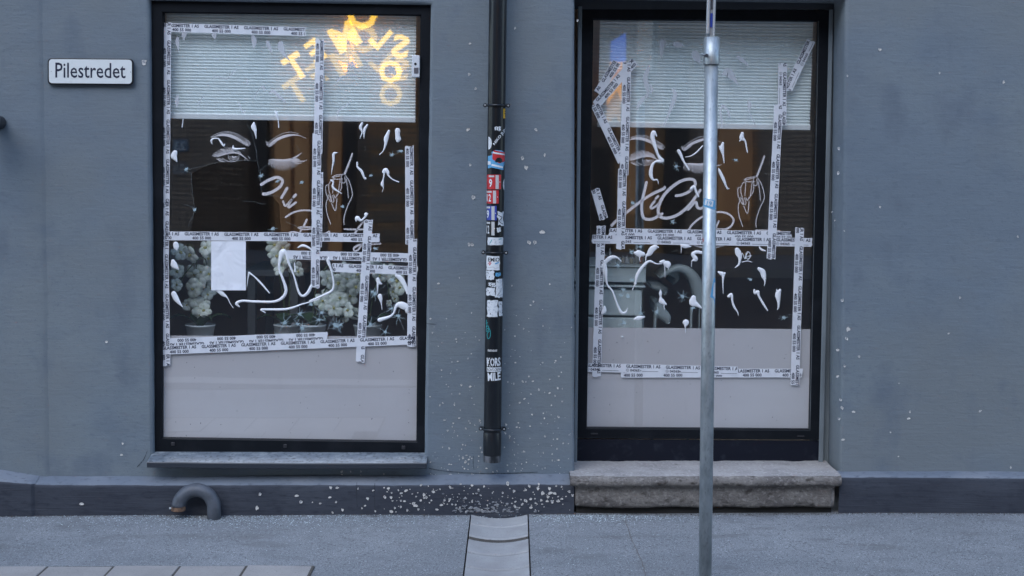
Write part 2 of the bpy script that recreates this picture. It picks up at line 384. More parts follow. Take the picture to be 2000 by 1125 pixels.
for rj in range(len(rows_) - 1):
    j = rows_[rj][0]
    for ci in range(ncol - 1):
        i = cols[ci][0]
        if i == 2 and zi('lb') <= j < zi('lt'): continue
        if i == 4 and zi('rb') <= j < zi('rt'): continue
        a = rj * ncol + ci; faces.append((a, a + 1, a + ncol + 1, a + ncol))
def reveal(lx, rx, zb, zt, depth):
    """rounded edge and side faces of an opening"""
    def loop(e, y):
        pts = []
        nz_, nx_ = 50, 26
        for k in range(nz_): z = zb - e + (zt - zb + 2 * e) * k / nz_; pts.append((lx(z) - e, z))
        for k in range(nx_): t = k / nx_; pts.append(((lx(zt) - e) + (rx(zt) - lx(zt) + 2 * e) * t, zt + e))
        for k in range(nz_): z = zt + e - (zt - zb + 2 * e) * k / nz_; pts.append((rx(z) + e, z))
        for k in range(nx_): t = k / nx_; pts.append(((rx(zb) + e) - (rx(zb) - lx(zb) + 2 * e) * t, zb - e))
        return [Vector((x + (0.002 * noise.noise(Vector((x * 9, y * 4, z * 9))) if y > 0.004 else 0), y if y > 0.001 else wn(x, z), z)) for (x, z) in pts]
    ls = [loop(E0, 0), loop(E0 * .5, 0.0025), loop(E0 * .15, 0.007), loop(0, 0.016), loop(-0.001, depth * .5), loop(-0.002, depth)]
    n = len(ls[0]); o = len(verts)
    for l in ls: verts.extend(l)
    for q in range(len(ls) - 1):
        for k in range(n): faces.append((o + q * n + k, o + q * n + (k + 1) % n, o + (q + 1) * n + (k + 1) % n, o + (q + 1) * n + k))
reveal(LLx, LRx, LB, LT, 0.12); reveal(RLx, RRx, RB, RT, 0.40)
wall = mk('wall', verts, faces, wall_m, bld, smooth=True)
# left pilaster, a little proud of the wall
xp = U(91, 500, 0).x; v = []; f = []
prof = [(xp - 4.5, -0.008), (xp - .5, -0.008), (xp - 0.25, -0.008), (xp - 0.1, -0.008), (xp - 0.05, -0.0075), (xp - 0.025, -0.006), (xp - .008, -0.003), (xp + 0.012, 0.006)]
zz = [0.0 + k * 0.05 for k in range(60)] + [3.5, 5, 7]
for z in zz:
    for (x, y) in prof: v.append((x + 0.006 * noise.noise(Vector((1.0, z * 2.5, 0))) * (x > xp - 0.3), y + wn(x, z, 1.2), z))
n = len(prof)
for j in range(len(zz) - 1):
    for k in range(n - 1): f.append((j * n + k, j * n + k + 1, (j + 1) * n + k + 1, (j + 1) * n + k))
mk('pilaster', v, f, wall_m, bld, smooth=True)
# plinth with sloped ledge; interrupted by the stone step
def plinth(p0, p1, top, fr, front, name='plinth', n=60, ends=(None, None), taper=None):
    """p0, p1 photo columns; top / fr = photo rows of ledge back and front at both ends"""
    v = []; f = []; fm = []
    for i in range(n + 1):
        t = i / n; px = p0 + (p1 - p0) * t
        zt = U(px, top[0] + (top[1] - top[0]) * t, 0).z; q = U(px, fr[0] + (fr[1] - fr[0]) * t, front); zf = q.z; x = q.x
        fr0 = front
        if taper is not None and i >= n - 2: front = (front + taper) / 2 if i == n - 2 else taper + (.003 if i == n else 0)
        if ends[0] is not None and i == 0: x = ends[0]
        if ends[1] is not None and i == n: x = ends[1]
        d = 0.004 * noise.noise(Vector((x * 2.2, 1.5, 0))) + 0.0015 * noise.noise(Vector((x * 14, 2.5, 0)))
        for (y, z) in [(0.012, zt + 0.004 + d), (-0.012, zt - 0.001 + d), (front * .5, (zt + zf) / 2 + .003 + d), (front * .9, zf + 0.006 + d), (front - .001, zf - .001 + d), (front - 0.003, zf - .012 + d), (front - 0.002, zf * .66), (front, zf * .33), (front - 0.002, -0.12)]:
            v.append((x, y + 0.003 * noise.noise(Vector((x * 6, y * 20, z * 8))), z + 0.0015 * noise.noise(Vector((x * 30, 7, z * 30)))))
        front = fr0
    k = 9
    for i in range(n):
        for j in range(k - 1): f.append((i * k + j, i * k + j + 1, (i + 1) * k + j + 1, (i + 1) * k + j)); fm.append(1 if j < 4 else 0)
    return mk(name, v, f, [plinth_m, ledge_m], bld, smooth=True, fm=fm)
ledge_m = mat('ledge_paint_skylit', (0.15, 0.175, 0.21), 0.75, var=[((4, 4, 4), (0.2, 0.22, 0.25), 0.45, 0.65), ((30, 60, 60), (0.1, 0.115, 0.14), 0.55, 0.75)], bump=((30, 30, 60), 0.4, 0.004, 5, 0.4))  # wall-like paint, lightened for the sky light the ledge top catches
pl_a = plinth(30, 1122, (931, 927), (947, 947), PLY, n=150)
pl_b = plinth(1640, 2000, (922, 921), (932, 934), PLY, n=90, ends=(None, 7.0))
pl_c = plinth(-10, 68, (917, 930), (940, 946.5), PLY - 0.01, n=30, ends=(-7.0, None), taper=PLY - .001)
# room behind the windows
mb = MB(); x0, x1, z0, z1, yb = -2.4, 2.4, 0.0, 3.0, 3.6
mb.add([(x0, 0.03, z0), (x1, 0.03, z0), (x1, 0.03, z1), (x0, 0.03, z1), (x0, yb, z0), (x1, yb, z0), (x1, yb, z1), (x0, yb, z1)],
       [(4, 5, 6, 7), (0, 1, 5, 4), (3, 7, 6, 2), (0, 4, 7, 3), (1, 2, 6, 5)])
mb.build('room_wall', mat('room_paint', (0.74, 0.62, 0.52), 0.8), bld)
mb = MB(); mb.box(-0.03, 0.05, 0.05, 3.55, 0.001, 2.999); mb.build('room_partition', mat('room_paint2', (0.6, 0.52, 0.45), 0.8), bld)

# ------------------------------------------------------------------ left shop window
YF, YG = 0.030, 0.055
def quad(p, Y): return [U(x, y, Y) for (x, y) in p]
mb = MB()
mb.ring4(quad([(290, 1), (843, 4), (830, 890), (297, 884)], YF), quad([(317, 23), (823, 28.5), (815, 864), (315, 857)], YF), 0.05)
mb.ring4(quad([(316, 22), (824, 27.5), (816, 865.5), (314, 858.5)], YF + 0.012), quad([(319, 25), (821, 30.5), (813, 862), (317, 855)], YF + 0.012), 0.03)
win_l = mb.build('shop_window', frame_m, bld, bevel=0.0015)
win_l['label'] = 'black framed left window taped and splashed, with orchids behind'
hole = [(374, 339), (400, 325), (427, 316.5), (470, 315), (503, 314), (507, 338), (512, 372), (516, 383), (531, 383), (545, 398), (549, 455), (372, 455), (378, 425), (381, 405), (374, 372)]
v, f = polyface([[(316, 22), (824, 27), (816, 866), (314, 858)], hole], YG)
mk('pane', v, f, glass_m, win_l)
v, f = lean([(316, 22), (824, 27), (816, 866), (314, 858)], YG + 0.034, YG + 0.0125)
mk('inner_pane', v, f, glass2_m, win_l)
v, f = polyface([[(314, 655.5), (824, 657), (816, 868), (313, 860)]], YG + 0.008)
mk('frosted_film', v, f, film_m, win_l)
for (px, py) in [(338, 867), (557, 871), (788, 874)]:
    p = U(px, py, YF); mb = MB(); mb.box(p.x - .008, p.x + .008, YF - 0.004, YF + .01, p.z - .008, p.z + .008)
    mb.build('drain_cap', mat('cap_plastic', (0.03, 0.03, 0.034), 0.4), win_l, bevel=0.002)
# metal sill
a = U(287, 902, -0.075); b = U(833, 904, -0.075); zt = U(300, 882, 0.03).z
za = a.z; mb = MB(); x0, x1 = a.x, b.x; dz_ = b.z - a.z
prof = [(0.06, zt + .004), (0.03, zt), (-0.074, za), (-0.077, za - .004), (-0.077, za - 0.024), (-0.07, za - .027), (-0.06, za - .012), (0.06, zt - 0.02)]
n = 24; v = []; f = []
for i in range(n + 1):
    x = x0 + (x1 - x0) * i / n
    sag = -0.0035 * math.sin(i / n * math.pi) + 0.001 * noise.noise(Vector((x * 8, 0, 0)))
    for (y, z) in prof: v.append((x, y, z + dz_ * i / n + (sag if y < 0 else 0)))
k = len(prof)
for i in range(n):
    for j in range(k): f.append((i * k + j, i * k + (j + 1) % k, (i + 1) * k + (j + 1) % k, (i + 1) * k + j))
f += [tuple(range(k)), tuple(range(n * k, n * k + k))[::-1]]
mk('window_sill', v, f, [sill_m, mat('sill_lip', (0.03, 0.036, 0.046), 0.4)], bld, fm=[(1 if (q % k) in (2, 3, 4, 5) else 0) for q in range(n * k)] + [1, 1])

# ------------------------------------------------------------------ right shop window
YF2, YG2 = 0.225, 0.255
mb = MB()
mb.ring4(quad([(1136, 17), (1621, 20), (1600, 859), (1126, 856)], YF2), quad([(1157.5, 37), (1600, 40.5), (1583, 841), (1144.5, 837.5)], YF2), 0.05)
mb.ring4(quad([(1156.5, 36), (1601, 39.5), (1584, 842.5), (1143.5, 839)], YF2 + .012), quad([(1159, 38.5), (1598, 42), (1581, 838.5), (1146, 835)], YF2 + .012), 0.03)
win_r = mb.build('shop_window', frame_m, bld, bevel=0.0015)
win_r['label'] = 'black framed right window taped and splashed, with pale counter and chair behind'
P4 = [(1156, 36), (1601, 39), (1584, 843), (1143, 839)]
v, f = polyface([P4], YG2); mk('pane', v, f, glass_m, win_r)
v, f = lean(P4, YG2 + .034, YG2 + .0125); mk('inner_pane', v, f, glass2_m, win_r)
v, f = polyface([[(1143, 639.5), (1592, 643), (1585, 846), (1142, 842)]], YG2 + .008); mk('frosted_film', v, f, film_m, win_r)
mb = MB(); mb.prism(quad([(1126, 857.5), (1600, 860.5), (1598, 903), (1127, 903)], YF2 + .006), quad([(1126, 857.5), (1600, 860.5), (1598, 903), (1127, 903)], YF2 + .05))
mb.build('kick_panel', mat('kick_black', (0.008, 0.010, 0.018), 0.5, spec=0.2, var=((20, 20, 20), (0.02, 0.024, 0.034), 0.55, 0.7)), win_r)
for (px, py) in [(1161, 847), (1564, 852)]:
    p = U(px, py, YF2); mb = MB(); mb.box(p.x - .016, p.x + .016, YF2 - 0.003, YF2 + .01, p.z - .003, p.z + .003)
    mb.build('drain_cap', MATS['cap_plastic'], win_r, bevel=0.001)
# wooden edging boards beside the frame
mb = MB()
mb.prism(quad([(1599, 18), (1640, 18), (1625, 905), (1580, 905)], 0.235)[:4], quad([(1599, 18), (1640, 18), (1625, 905), (1580, 905)], 0.30))
mb.build('backing_board', trim_m, win_r)
mb = MB(); q = [(1619.5, 18), (1628, 18), (1608, 905), (1598.5, 905)]; mb.prism(quad(q, 0.205), quad(q, 0.24)); mb.build('edging_board', trim_m, win_r, bevel=0.003)
mb = MB(); q = [(1129, 12), (1137, 12), (1127, 905), (1121, 905)]; mb.prism(quad(q, 0.205), quad(q, 0.24)); mb.build('edging_board', trim_m, win_r, bevel=0.003)
mb = MB(); q = [(1110, -6), (1650, -6), (1650, 19), (1110, 18)]; mb.prism(quad(q, 0.215), quad(q, 0.30)); mb.build('head_board', mat('head_dark', (0.05, 0.057, 0.066), 0.6), win_r)
# stone step: dirty front, top faces in a paler stone colour
tread_m = mat('pale_stone', (0.36, 0.34, 0.325), 0.9, spec=0.2, var=[((7, 7, 10), (0.28, 0.265, 0.255), 0.42, 0.64), ((80, 80, 80), (0.46, 0.44, 0.42), 0.52, 0.7), ((35, 35, 35), (0.2, 0.185, 0.175), 0.6, 0.75)], bump=[((40, 40, 40), 0.5, 0.005, 6, 0.4), ((180, 180, 180), 0.5, 0.003, 4, 0)])
a = U(1114, 933, -0.11); b = U(1646, 932.5, -0.11); zt = a.z; dz_ = b.z - a.z
zbk = U(1125, 902, 0.215).z; zlow = U(1125, 993, -0.085).z
prof = [(0.25, zbk), (0.1, zbk - (zbk - zt) * .3), (-0.03, zt + .004), (-0.085, zt + .001), (-0.103, zt - .006), (-0.11, zt - .02), (-0.108, zt - .034), (-0.098, zt - .042), (-0.088, zt - .047),
        (-0.081, zt - .055), (-0.079, zt - .075), (-0.08, zt - .1), (-0.079, zlow + .01), (-0.07, zlow), (0.1, zlow)]
n = 130; v = []; f = []
for i in range(n + 1):
    t = i / n; x = a.x + (b.x - a.x) * t
    e = min(t, 1 - t) * (b.x - a.x)
    for (y, z) in prof:
        inset = 0.024 if z < zt - .045 else 0.0
        edge = max(0, 0.015 - e) * 0.8
        nn = 0.0035 * noise.noise(Vector((x * 9, y * 25, z * 30))) + 0.002 * noise.noise(Vector((x * 40, y * 40, z * 50)))
        big = -0.012 * max(0, noise.noise(Vector((x * 5 + 3, 2, z * 9))) - 0.25) if z < zt - .05 else 0
        lowz = 0.006 * noise.noise(Vector((x * 5, 4, 1))) if z <= zlow + .011 else 0
        xx = a.x + inset + (b.x - a.x - 2 * inset) * t
        v.append((xx, y + (nn + edge - big if y < 0.05 else 0), z + dz_ * t + nn * .7 + lowz - (0.004 * max(0, noise.noise(Vector((x * 11, 9, 0)))) if abs(z - zt) < .012 else 0)))
k = len(prof)
for i in range(n):
    for j in range(k - 1): f.append((i * k + j, i * k + j + 1, (i + 1) * k + j + 1, (i + 1) * k + j))
f += [tuple(range(k)), tuple(range(n * k, n * k + k))[::-1]]
mk('stone_step', v, f, [stone_m, tread_m], bld, smooth=True, fm=[(1 if (q % (k - 1)) < 3 else 0) for q in range(n * (k - 1))] + [0, 0])
mb = MB(); mb.box(a.x + .03, b.x - .03, -0.045, 0.2, -0.06, zlow + .03); mb.build('step_base', mat('step_core', (0.03, 0.028, 0.026), 1.0), bld)

# ------------------------------------------------------------------ chips knocked out of the render
def chip_mesh(k):
    rnd = random.Random(k); mb = MB(); n = 9
    el = rnd.uniform(0.75, 1.25); rot = rnd.uniform(0, 6.28)
    def ringp(r, y, cx_=0, cz=0, j=0.36):
        return [Vector((cx_ + r * el * math.cos(2 * math.pi * i / n + rot) * rnd.uniform(1 - j, 1 + j), y, cz + r / el * math.sin(2 * math.pi * i / n + rot) * rnd.uniform(1 - j, 1 + j))) for i in range(n)]
    o = ringp(1.0, -0.0012); 
    off = (rnd.uniform(-.12, .12), rnd.uniform(0.0, .28)); i_ = ringp(rnd.uniform(.42, .62), -0.0006, *off, .15)
    v = o + i_ + [Vector((off[0], -0.0003, off[1]))]
    f = [(i, (i + 1) % n, n + (i + 1) % n, n + i) for i in range(n)]
    mb.add(v, f, 0); mb.add(i_ + [v[-1]], [(i, (i + 1) % n, n) for i in range(n)], 1 if k % 3 else 0)
    me = bpy.data.meshes.new('chip'); me.from_pydata(mb.v, [], mb.f)
    me.materials.append(chip_m); me.materials.append(chipin_m)
    for p, q in zip(me.polygons, mb.m): p.material_index = q
    return me
CHIPS = [chip_mesh(k) for k in range(9)]
def chip(px, py, r, Y, parent, dy=0):
    p = U(px, py, Y)
    y = (wn(p.x, p.z) if Y == 0 else Y) - 0.0015 + dy
    o = link('chip', random.choice(CHIPS), (p.x, y, p.z), parent)
    s = r * PX * 1.1; o.scale = (s * random.uniform(.85, 1.15), 1, s); o.rotation_euler = (0, random.uniform(-.5, .5), 0)
c2 = "125,158,8 315,105,5 287,345,3 52,480,7 68,605,6 285,665,7 290,690,5 497,675,5 122,730,4 395,843,6 247,875,5 300,870,5 152,948,6 332,1085,7 415,1100,7 795,175,6 1142,163,6 992,322,7 967,355,5 730,580,5 903,570,6 823,637,6 1080,545,5 972,770,3 828,882,6 1077,880,6 1197,865,6 1243,828,6 952,1005,7 1248,970,5 1225,1005,7 1143,1035,6 758,1057,6 813,1073,7 895,1053,9 923,1057,6 988,1052,7 1215,1115,8 1258,1120,6"
c3 = "420,70,9 524,88,9 400,168,8 173,303,9 207,277,8 341,298,10 226,474,9 396,452,9 327,510,9 316,552,7 263,597,9 378,656,5 473,572,9 521,510,7 576,533,6 633,478,9 642,505,6 205,788,7 281,800,9 437,760,6 468,765,7 425,810,5 440,910,10 482,882,7 521,897,7 467,956,14 508,932,9 542,918,6 400,930,6 500,980,7 281,985,7 305,988,6 264,1049,6 456,1035,7 300,1102,7 65,960,7 622,893,6 620,945,6 643,795,10 657,845,10 612,1018,5 711,1033,8 788,1075,8 835,1064,7 960,1060,8 953,995,6 918,790,6 930,627,8 980,660,9 938,528,10 963,570,5 1033,730,7 1035,875,6 1140,836,10 1080,507,7 1062,557,8 980,398,6 1097,273,9 1152,228,8 1196,279,5 1225,175,7 1317,121,9 1441,162,9 1503,193,9 1586,257,8 1461,304,8 1238,411,8 1370,396,7 1380,454,8 1420,517,5 1216,545,8 1543,437,10 1387,663,10 1530,695,8 1598,741,9 1465,772,5 1527,808,8 1371,855,8 1472,942,8 1546,937,8 1173,963,7 1117,979,6 1060,983,4 881,380,5"
c8 = "173,197,8 222,198,8 375,203,6 487,217,5 168,268,7 97,313,6 40,305,4 213,303,7 446,278,8 427,330,6 403,348,6 260,362,8 502,371,6 187,380,6 568,198,5 600,203,8 590,228,4 622,234,5 572,266,8 618,270,8 626,295,4 672,215,5 694,238,7 729,219,8 758,210,4 775,243,4 698,258,4 803,261,5 840,178,7 893,185,4 930,229,9 978,208,6 1053,193,8 1131,170,6 1215,182,8 1262,210,5 1303,188,6 860,250,9 878,268,9 838,292,8 862,272,7 915,291,5 690,292,6 718,297,7 660,292,3 690,338,8 645,346,7 620,375,10 737,363,8 800,330,10 785,312,9 820,355,7 1012,290,7 1052,283,8 990,325,8 957,358,7 1068,320,6 1095,322,6 1214,300,7 1440,234,7 1478,167,12 1525,222,8 1610,212,6 1636,185,8 1707,170,7 1700,204,9 1785,204,9 1835,184,6 1875,190,6 1735,238,10 1792,237,10 1825,240,9 1774,265,8 1850,263,5 1877,280,7 1805,298,11 1850,296,10 1770,297,7 1724,290,7 1648,282,8 1610,293,10 1575,285,5 1683,310,6 1585,320,7 1535,300,6 1530,333,7 1908,262,4 1930,225,8 1955,252,8 1885,320,4 1732,318,5 1650,345,9 1565,345,5 1280,255,4 1165,270,5 1120,243,4 1070,247,3"
cp = "165,275,9 663,275,9 727,460,9 564,482,9 590,553,11 180,532,8 202,770,12 710,1025,12 655,1100,11 612,1100,10 172,1115,11 197,1118,9"
cr1 = "310,218,4 573,320,4 853,363,4 168,333,4 130,653,5 128,760,5 312,910,4 918,1040,4 155,1015,3 100,930,3 112,968,3"
cr2 = "753,207,5 697,386,4 250,502,5 165,220,6 195,365,8 187,412,6 143,470,6 178,548,5 143,600,5 158,718,5 165,758,6 150,812,5 223,778,5 504,778,5 498,811,5 855,774,5 171,917,5 447,1000,3 1007,1055,4 407,880,3 448,635,3"
def run(s, ox, oy, k, Y, par):
    for t in s.split():
        x, y, r = (float(q) for q in t.split(',')); chip(ox + x / k, oy + y / k, r / k * 1.15, Y, par)
run(c2, 830, 520, 4.687, 0, wall); run(c3, 830, 740, 5.92, 0, wall); run(cp, 870, 180, 3.75, 0, wall)
run(cr1, 1580, 0, 2.25, 0, wall); run(cr2, 1580, 500, 2.557, 0, wall)
run("255,80,7 320,80,5 255,105,6 395,78,6 395,110,6 565,97,5 785,50,5", 600, 900, 3.774, 0, wall)
for (px, py, r) in [(208, 668, 2.5), (240, 866, 2), (238, 888, 2), (281, 121, 5), (1006, 55, 2), (1720, 97, 2), (1960, 160, 2), (918, 85, 2), (916, 145, 2.3), (929, 173, 2.3), (1128, 40, 2)]: chip(px, py, r, 0, wall)
run(c8, 600, 900, 3.774, PLY - 0.003, pl_a)
for (px, py, r) in [(508, 965, 3), (502, 992, 3.5), (580, 968, 2.5), (160, 984, 3), (588, 980, 3)]: chip(px, py, r, PLY - .003, pl_a)
rnd = random.Random(77)
for (par, Y, n_, fx, fy, s0, s1) in ((wall, 0, 170, lambda: rnd.uniform(838, 1118), lambda: 930 - 330 * rnd.random() ** 1.8, .5, 1.3), (pl_a, PLY - .0045, 130, lambda: rnd.gauss(940, 120), lambda: rnd.uniform(950, 1000), .5, 1.6)):
    v = []; f = []
    for q in range(n_):
        px, py = fx(), fy()
        if not 640 < px < 1118: continue
        p = U(px, py, Y); yy = (wn(p.x, p.z) - .0012) if Y == 0 else Y; r = rnd.uniform(s0, s1) * PX; o = len(v); a0 = rnd.uniform(0, 6)
        for i in range(5): a_ = a0 + 1.257 * i; rr_ = r * rnd.uniform(.5, 1.4); v.append((p.x + rr_ * math.cos(a_), yy, p.z + rr_ * math.sin(a_)))
        f.append((o, o + 1, o + 2, o + 3, o + 4))
    tag(mk('plaster_flecks', v, f, chip_m, par), kind='stuff')
hair_m = mat('hairline', (0.035, 0.04, 0.048), 1.0)
for (pts, Y, par) in [([(732, 944, .8), (731, 970, .6), (733, 1000, .7)], PLY - .0045, pl_a), ([(697, 942, .6), (696, 965, .7), (698, 990, .4)], PLY - .0045, pl_a), ([(833, 632, .7), (846, 633, .6), (852, 634, .3)], -.003, wall),
                      ([(268, 912, 1.0), (280, 898, .9), (288, 880, .5)], -.0035, wall), ([(925, 890, .6), (924, 905, .7), (926, 918, .4)], -.0035, wall), ([(838, 915, .9), (880, 921, .8), (960, 925, 1.0), (1050, 922, .8)], -.004, wall)]:
    mb = MB(); ribbon(mb, pts, Y, cap=False, jit=.4, step=2); mb.build('hairline_crack', hair_m, par)
# broken lower edge of the plinth behind the downpipe outlet: one rough scar
rnd = random.Random(3); v = []; f = []
for q in range(95):
    px = rnd.gauss(958, 36); py = 1002 - abs(rnd.gauss(0, 9)) - (rnd.random() < .2) * rnd.uniform(0, 24)
    p = U(px, py, PLY - .004); r = rnd.uniform(.0015, .0065); o = len(v); k = 7
    for i in range(k):
        a_ = 2 * math.pi * i / k; rr = r * rnd.uniform(.5, 1.4)
        v.append((p.x + rr * 1.5 * math.cos(a_), p.y + 0.001 + rnd.uniform(-.002, .001), p.z + rr * math.sin(a_)))
    v.append((p.x, p.y - rnd.uniform(.0005, .003), p.z))
    for i in range(k): f.append((o + i, o + (i + 1) % k, o + k))
tag(mk('broken_edge', v, f, mat('broken_concrete', (0.26, 0.265, 0.27), 0.95, var=((40, 40, 40), (0.14, 0.15, 0.17), 0.42, 0.62)), pl_a), kind='stuff')

# ------------------------------------------------------------------ decals, paint and cracks on the panes
YD1, YS1 = YG + 0.004, YG - 0.0012
YD2, YS2 = YG2 + 0.004, YG2 - 0.0012
def decal(name, strokes, Y, win, dx=0, dy=0):
    mb = MB()
    for s in strokes: ribbon(mb, [(x + dx, y + dy, wd) for (x, y, wd) in s], Y)
    return mb.build(name, decal_m, win)
rnd = random.Random(11)
def hairs(c, arc, n, ln, ang, w_, spread=.12):
    """many fine tapering hairs along an arc; ang(t), ln(t)"""
    sp = spline([(x, y, 1) for x, y in arc], 4)
    for k in range(n):
        t = (k + .5) / n; p = sp[min(len(sp) - 1, int(t * len(sp)))]; a = RAD(ang(t)) + rnd.uniform(-spread, spread); l = ln(t) * rnd.uniform(.8, 1.15)
        c([(p[0], p[1], w_), (p[0] + l * .55 * math.cos(a + .12), p[1] + l * .55 * math.sin(a + .12), w_ * .75), (p[0] + l * math.cos(a - .1), p[1] + l * math.sin(a - .1), w_ * .25)])
def eye_open():
    S = []
    c = lambda p: S.append(cs(Z7, p))
    c([(110, 168, 5), (200, 142, 16), (300, 122, 38), (420, 130, 52), (540, 172, 54), (640, 228, 44), (720, 284, 26), (765, 318, 8)])
    c([(100, 165, 6), (200, 108, 7), (320, 70, 7), (420, 66, 7), (550, 98, 7), (680, 170, 7), (780, 235, 6), (815, 290, 4)])
    c([(220, 118, 5), (330, 88, 6), (430, 86, 6), (560, 128, 6), (690, 208, 5)])
    hairs(c, [(560, 215), (650, 268), (740, 320)], 12, lambda t: 75, lambda t: -62 + 10 * t, 8)
    hairs(c, [(700, 255), (780, 325)], 8, lambda t: 70, lambda t: -72, 8)
    c([(170, 510, 10), (250, 497, 22), (340, 462, 34), (440, 434, 44), (540, 430, 44), (620, 458, 30), (690, 507, 16), (770, 572, 5)])
    hairs(c, [(175, 512), (250, 488), (340, 455), (440, 428), (540, 422), (640, 462)], 40, lambda t: 62 + 62 * math.sin(min(1, t * 1.1) * math.pi), lambda t: 205 + 52 * t, 9)
    c([(512 + 95 * math.cos(a), 500 + 95 * math.sin(a), 9) for a in [k * math.pi / 16 for k in range(-1, 18)]])
    for k in range(9):
        a = math.pi * (k + .5) / 9; c([(512 + 50 * math.cos(a), 500 + 50 * math.sin(a), 9), (512 + 80 * math.cos(a), 500 + 80 * math.sin(a), 5)])
    c([(490, 505, 26), (515, 525, 26), (548, 508, 18)])
    c([(310, 535, 9), (380, 578, 10), (470, 606, 6)]); c([(205, 545, 6), (260, 572, 20), (310, 592, 14), (360, 602, 4)]); c([(225, 530, 5), (300, 560, 8), (330, 585, 4)])
    c([(720, 540, 7), (705, 575, 5)]); c([(770, 495, 6), (805, 552, 6)]); c([(640, 380, 6), (710, 415, 5)])
    return S
def eye_shut():
    S = []; c = lambda p: S.append(cs(Z7, p))
    c([(1135, 322, 8), (1175, 278, 30), (1260, 215, 46), (1380, 160, 48), (1500, 128, 40), (1620, 124, 20), (1720, 150, 8), (1800, 186, 4)])
    c([(1120, 270, 6), (1180, 215, 6), (1280, 148, 7), (1400, 92, 7), (1520, 72, 7), (1660, 98, 6)])
    hairs(c, [(1095, 300), (1150, 330), (1240, 270)], 14, lambda t: 74, lambda t: -100 + 55 * t, 8)
    c([(1130, 572, 8), (1190, 562, 22), (1300, 570, 36), (1430, 574, 40), (1560, 552, 38), (1650, 560, 26), (1690, 578, 8)])
    c([(1540, 545, 22), (1630, 505, 24), (1725, 435, 5)])
    hairs(c, [(1150, 580), (1280, 588), (1430, 592), (1560, 574), (1680, 580)], 34, lambda t: 70 + 95 * math.sin(min(1, t * 1.25 + .05) * math.pi * .75), lambda t: 108 - 112 * t ** 1.5, 10, .07)
    return S
HAND = [[(600, 328, 18), (575, 400, 20), (530, 515, 22)], [(412, 545, 8), (450, 525, 8), (520, 518, 9), (530, 520, 8)], [(415, 545, 8), (450, 562, 8), (510, 560, 8)], [(418, 545, 8), (490, 532, 8)],
    [(505, 520, 8), (498, 560, 8), (505, 590, 8), (520, 598, 8), (535, 585, 8), (530, 540, 8)], [(540, 530, 9), (575, 590, 9), (600, 690, 9), (590, 740, 9), (560, 800, 9), (525, 910, 9), (525, 980, 8)],
    [(545, 560, 8), (555, 640, 8), (565, 735, 7)], [(402, 972, 9), (370, 880, 9), (360, 790, 9), (375, 730, 9), (360, 690, 8), (358, 625, 8), (385, 610, 8), (405, 572, 8), (440, 562, 8)],
    [(385, 605, 8), (385, 660, 8), (400, 710, 8)], [(430, 565, 8), (425, 640, 8), (420, 690, 7)], [(490, 560, 8), (470, 690, 8), (455, 720, 8)], [(500, 560, 8), (500, 640, 8), (470, 700, 8)],
    [(375, 715, 8), (385, 745, 8), (405, 770, 8), (400, 730, 8), (380, 705, 8)], [(400, 705, 8), (415, 770, 8), (432, 760, 8), (418, 710, 8)], [(430, 705, 8), (445, 735, 8), (458, 705, 8)], [(410, 785, 9), (445, 850, 9), (460, 740, 8)]]
SCR_L = [(Z1, [(78, 228, 42), (180, 165, 44), (300, 122, 44), (372, 150, 42), (385, 200, 42), (340, 270, 42), (250, 330, 44), (160, 362, 46), (108, 366, 44)]),
    (Z1, [(455, 280, 38), (415, 350, 38), (372, 422, 36)]), (Z1, [(395, 470, 24), (432, 540, 30), (520, 450, 32)]), (Z1, [(580, 378, 38), (552, 412, 38)]),
    (Z1, [(520, 452, 34), (472, 530, 36), (482, 562, 34), (530, 530, 34), (582, 490, 32)]), (Z1, [(435, 705, 28), (520, 650, 26), (620, 615, 26), (720, 605, 24), (820, 614, 24), (900, 640, 24)]),
    (Z1, [(742, 745, 32), (715, 800, 30), (690, 850, 22)]), (Z1, [(620, 858, 24), (700, 852, 22), (815, 852, 22)]), (Z1, [(620, 862, 20), (690, 885, 20), (815, 880, 20)]),
    (Z1, [(662, 890, 22), (640, 935, 20)]), (Z1, [(450, 945, 18), (540, 920, 20), (655, 945, 18)]), (Z1, [(1295, 880, 22), (1400, 885, 24), (1600, 885, 22)]),
    (Z1, [(1572, 768, 26), (1510, 850, 26), (1450, 940, 30)]), (Z1, [(1020, 945, 20), (1070, 915, 20), (1092, 950, 16)]),
    (Fc, [(790, 155, 16), (700, 160, 16), (620, 165, 18), (570, 190, 16), (572, 216, 14), (602, 208, 14), (632, 168, 14)])]
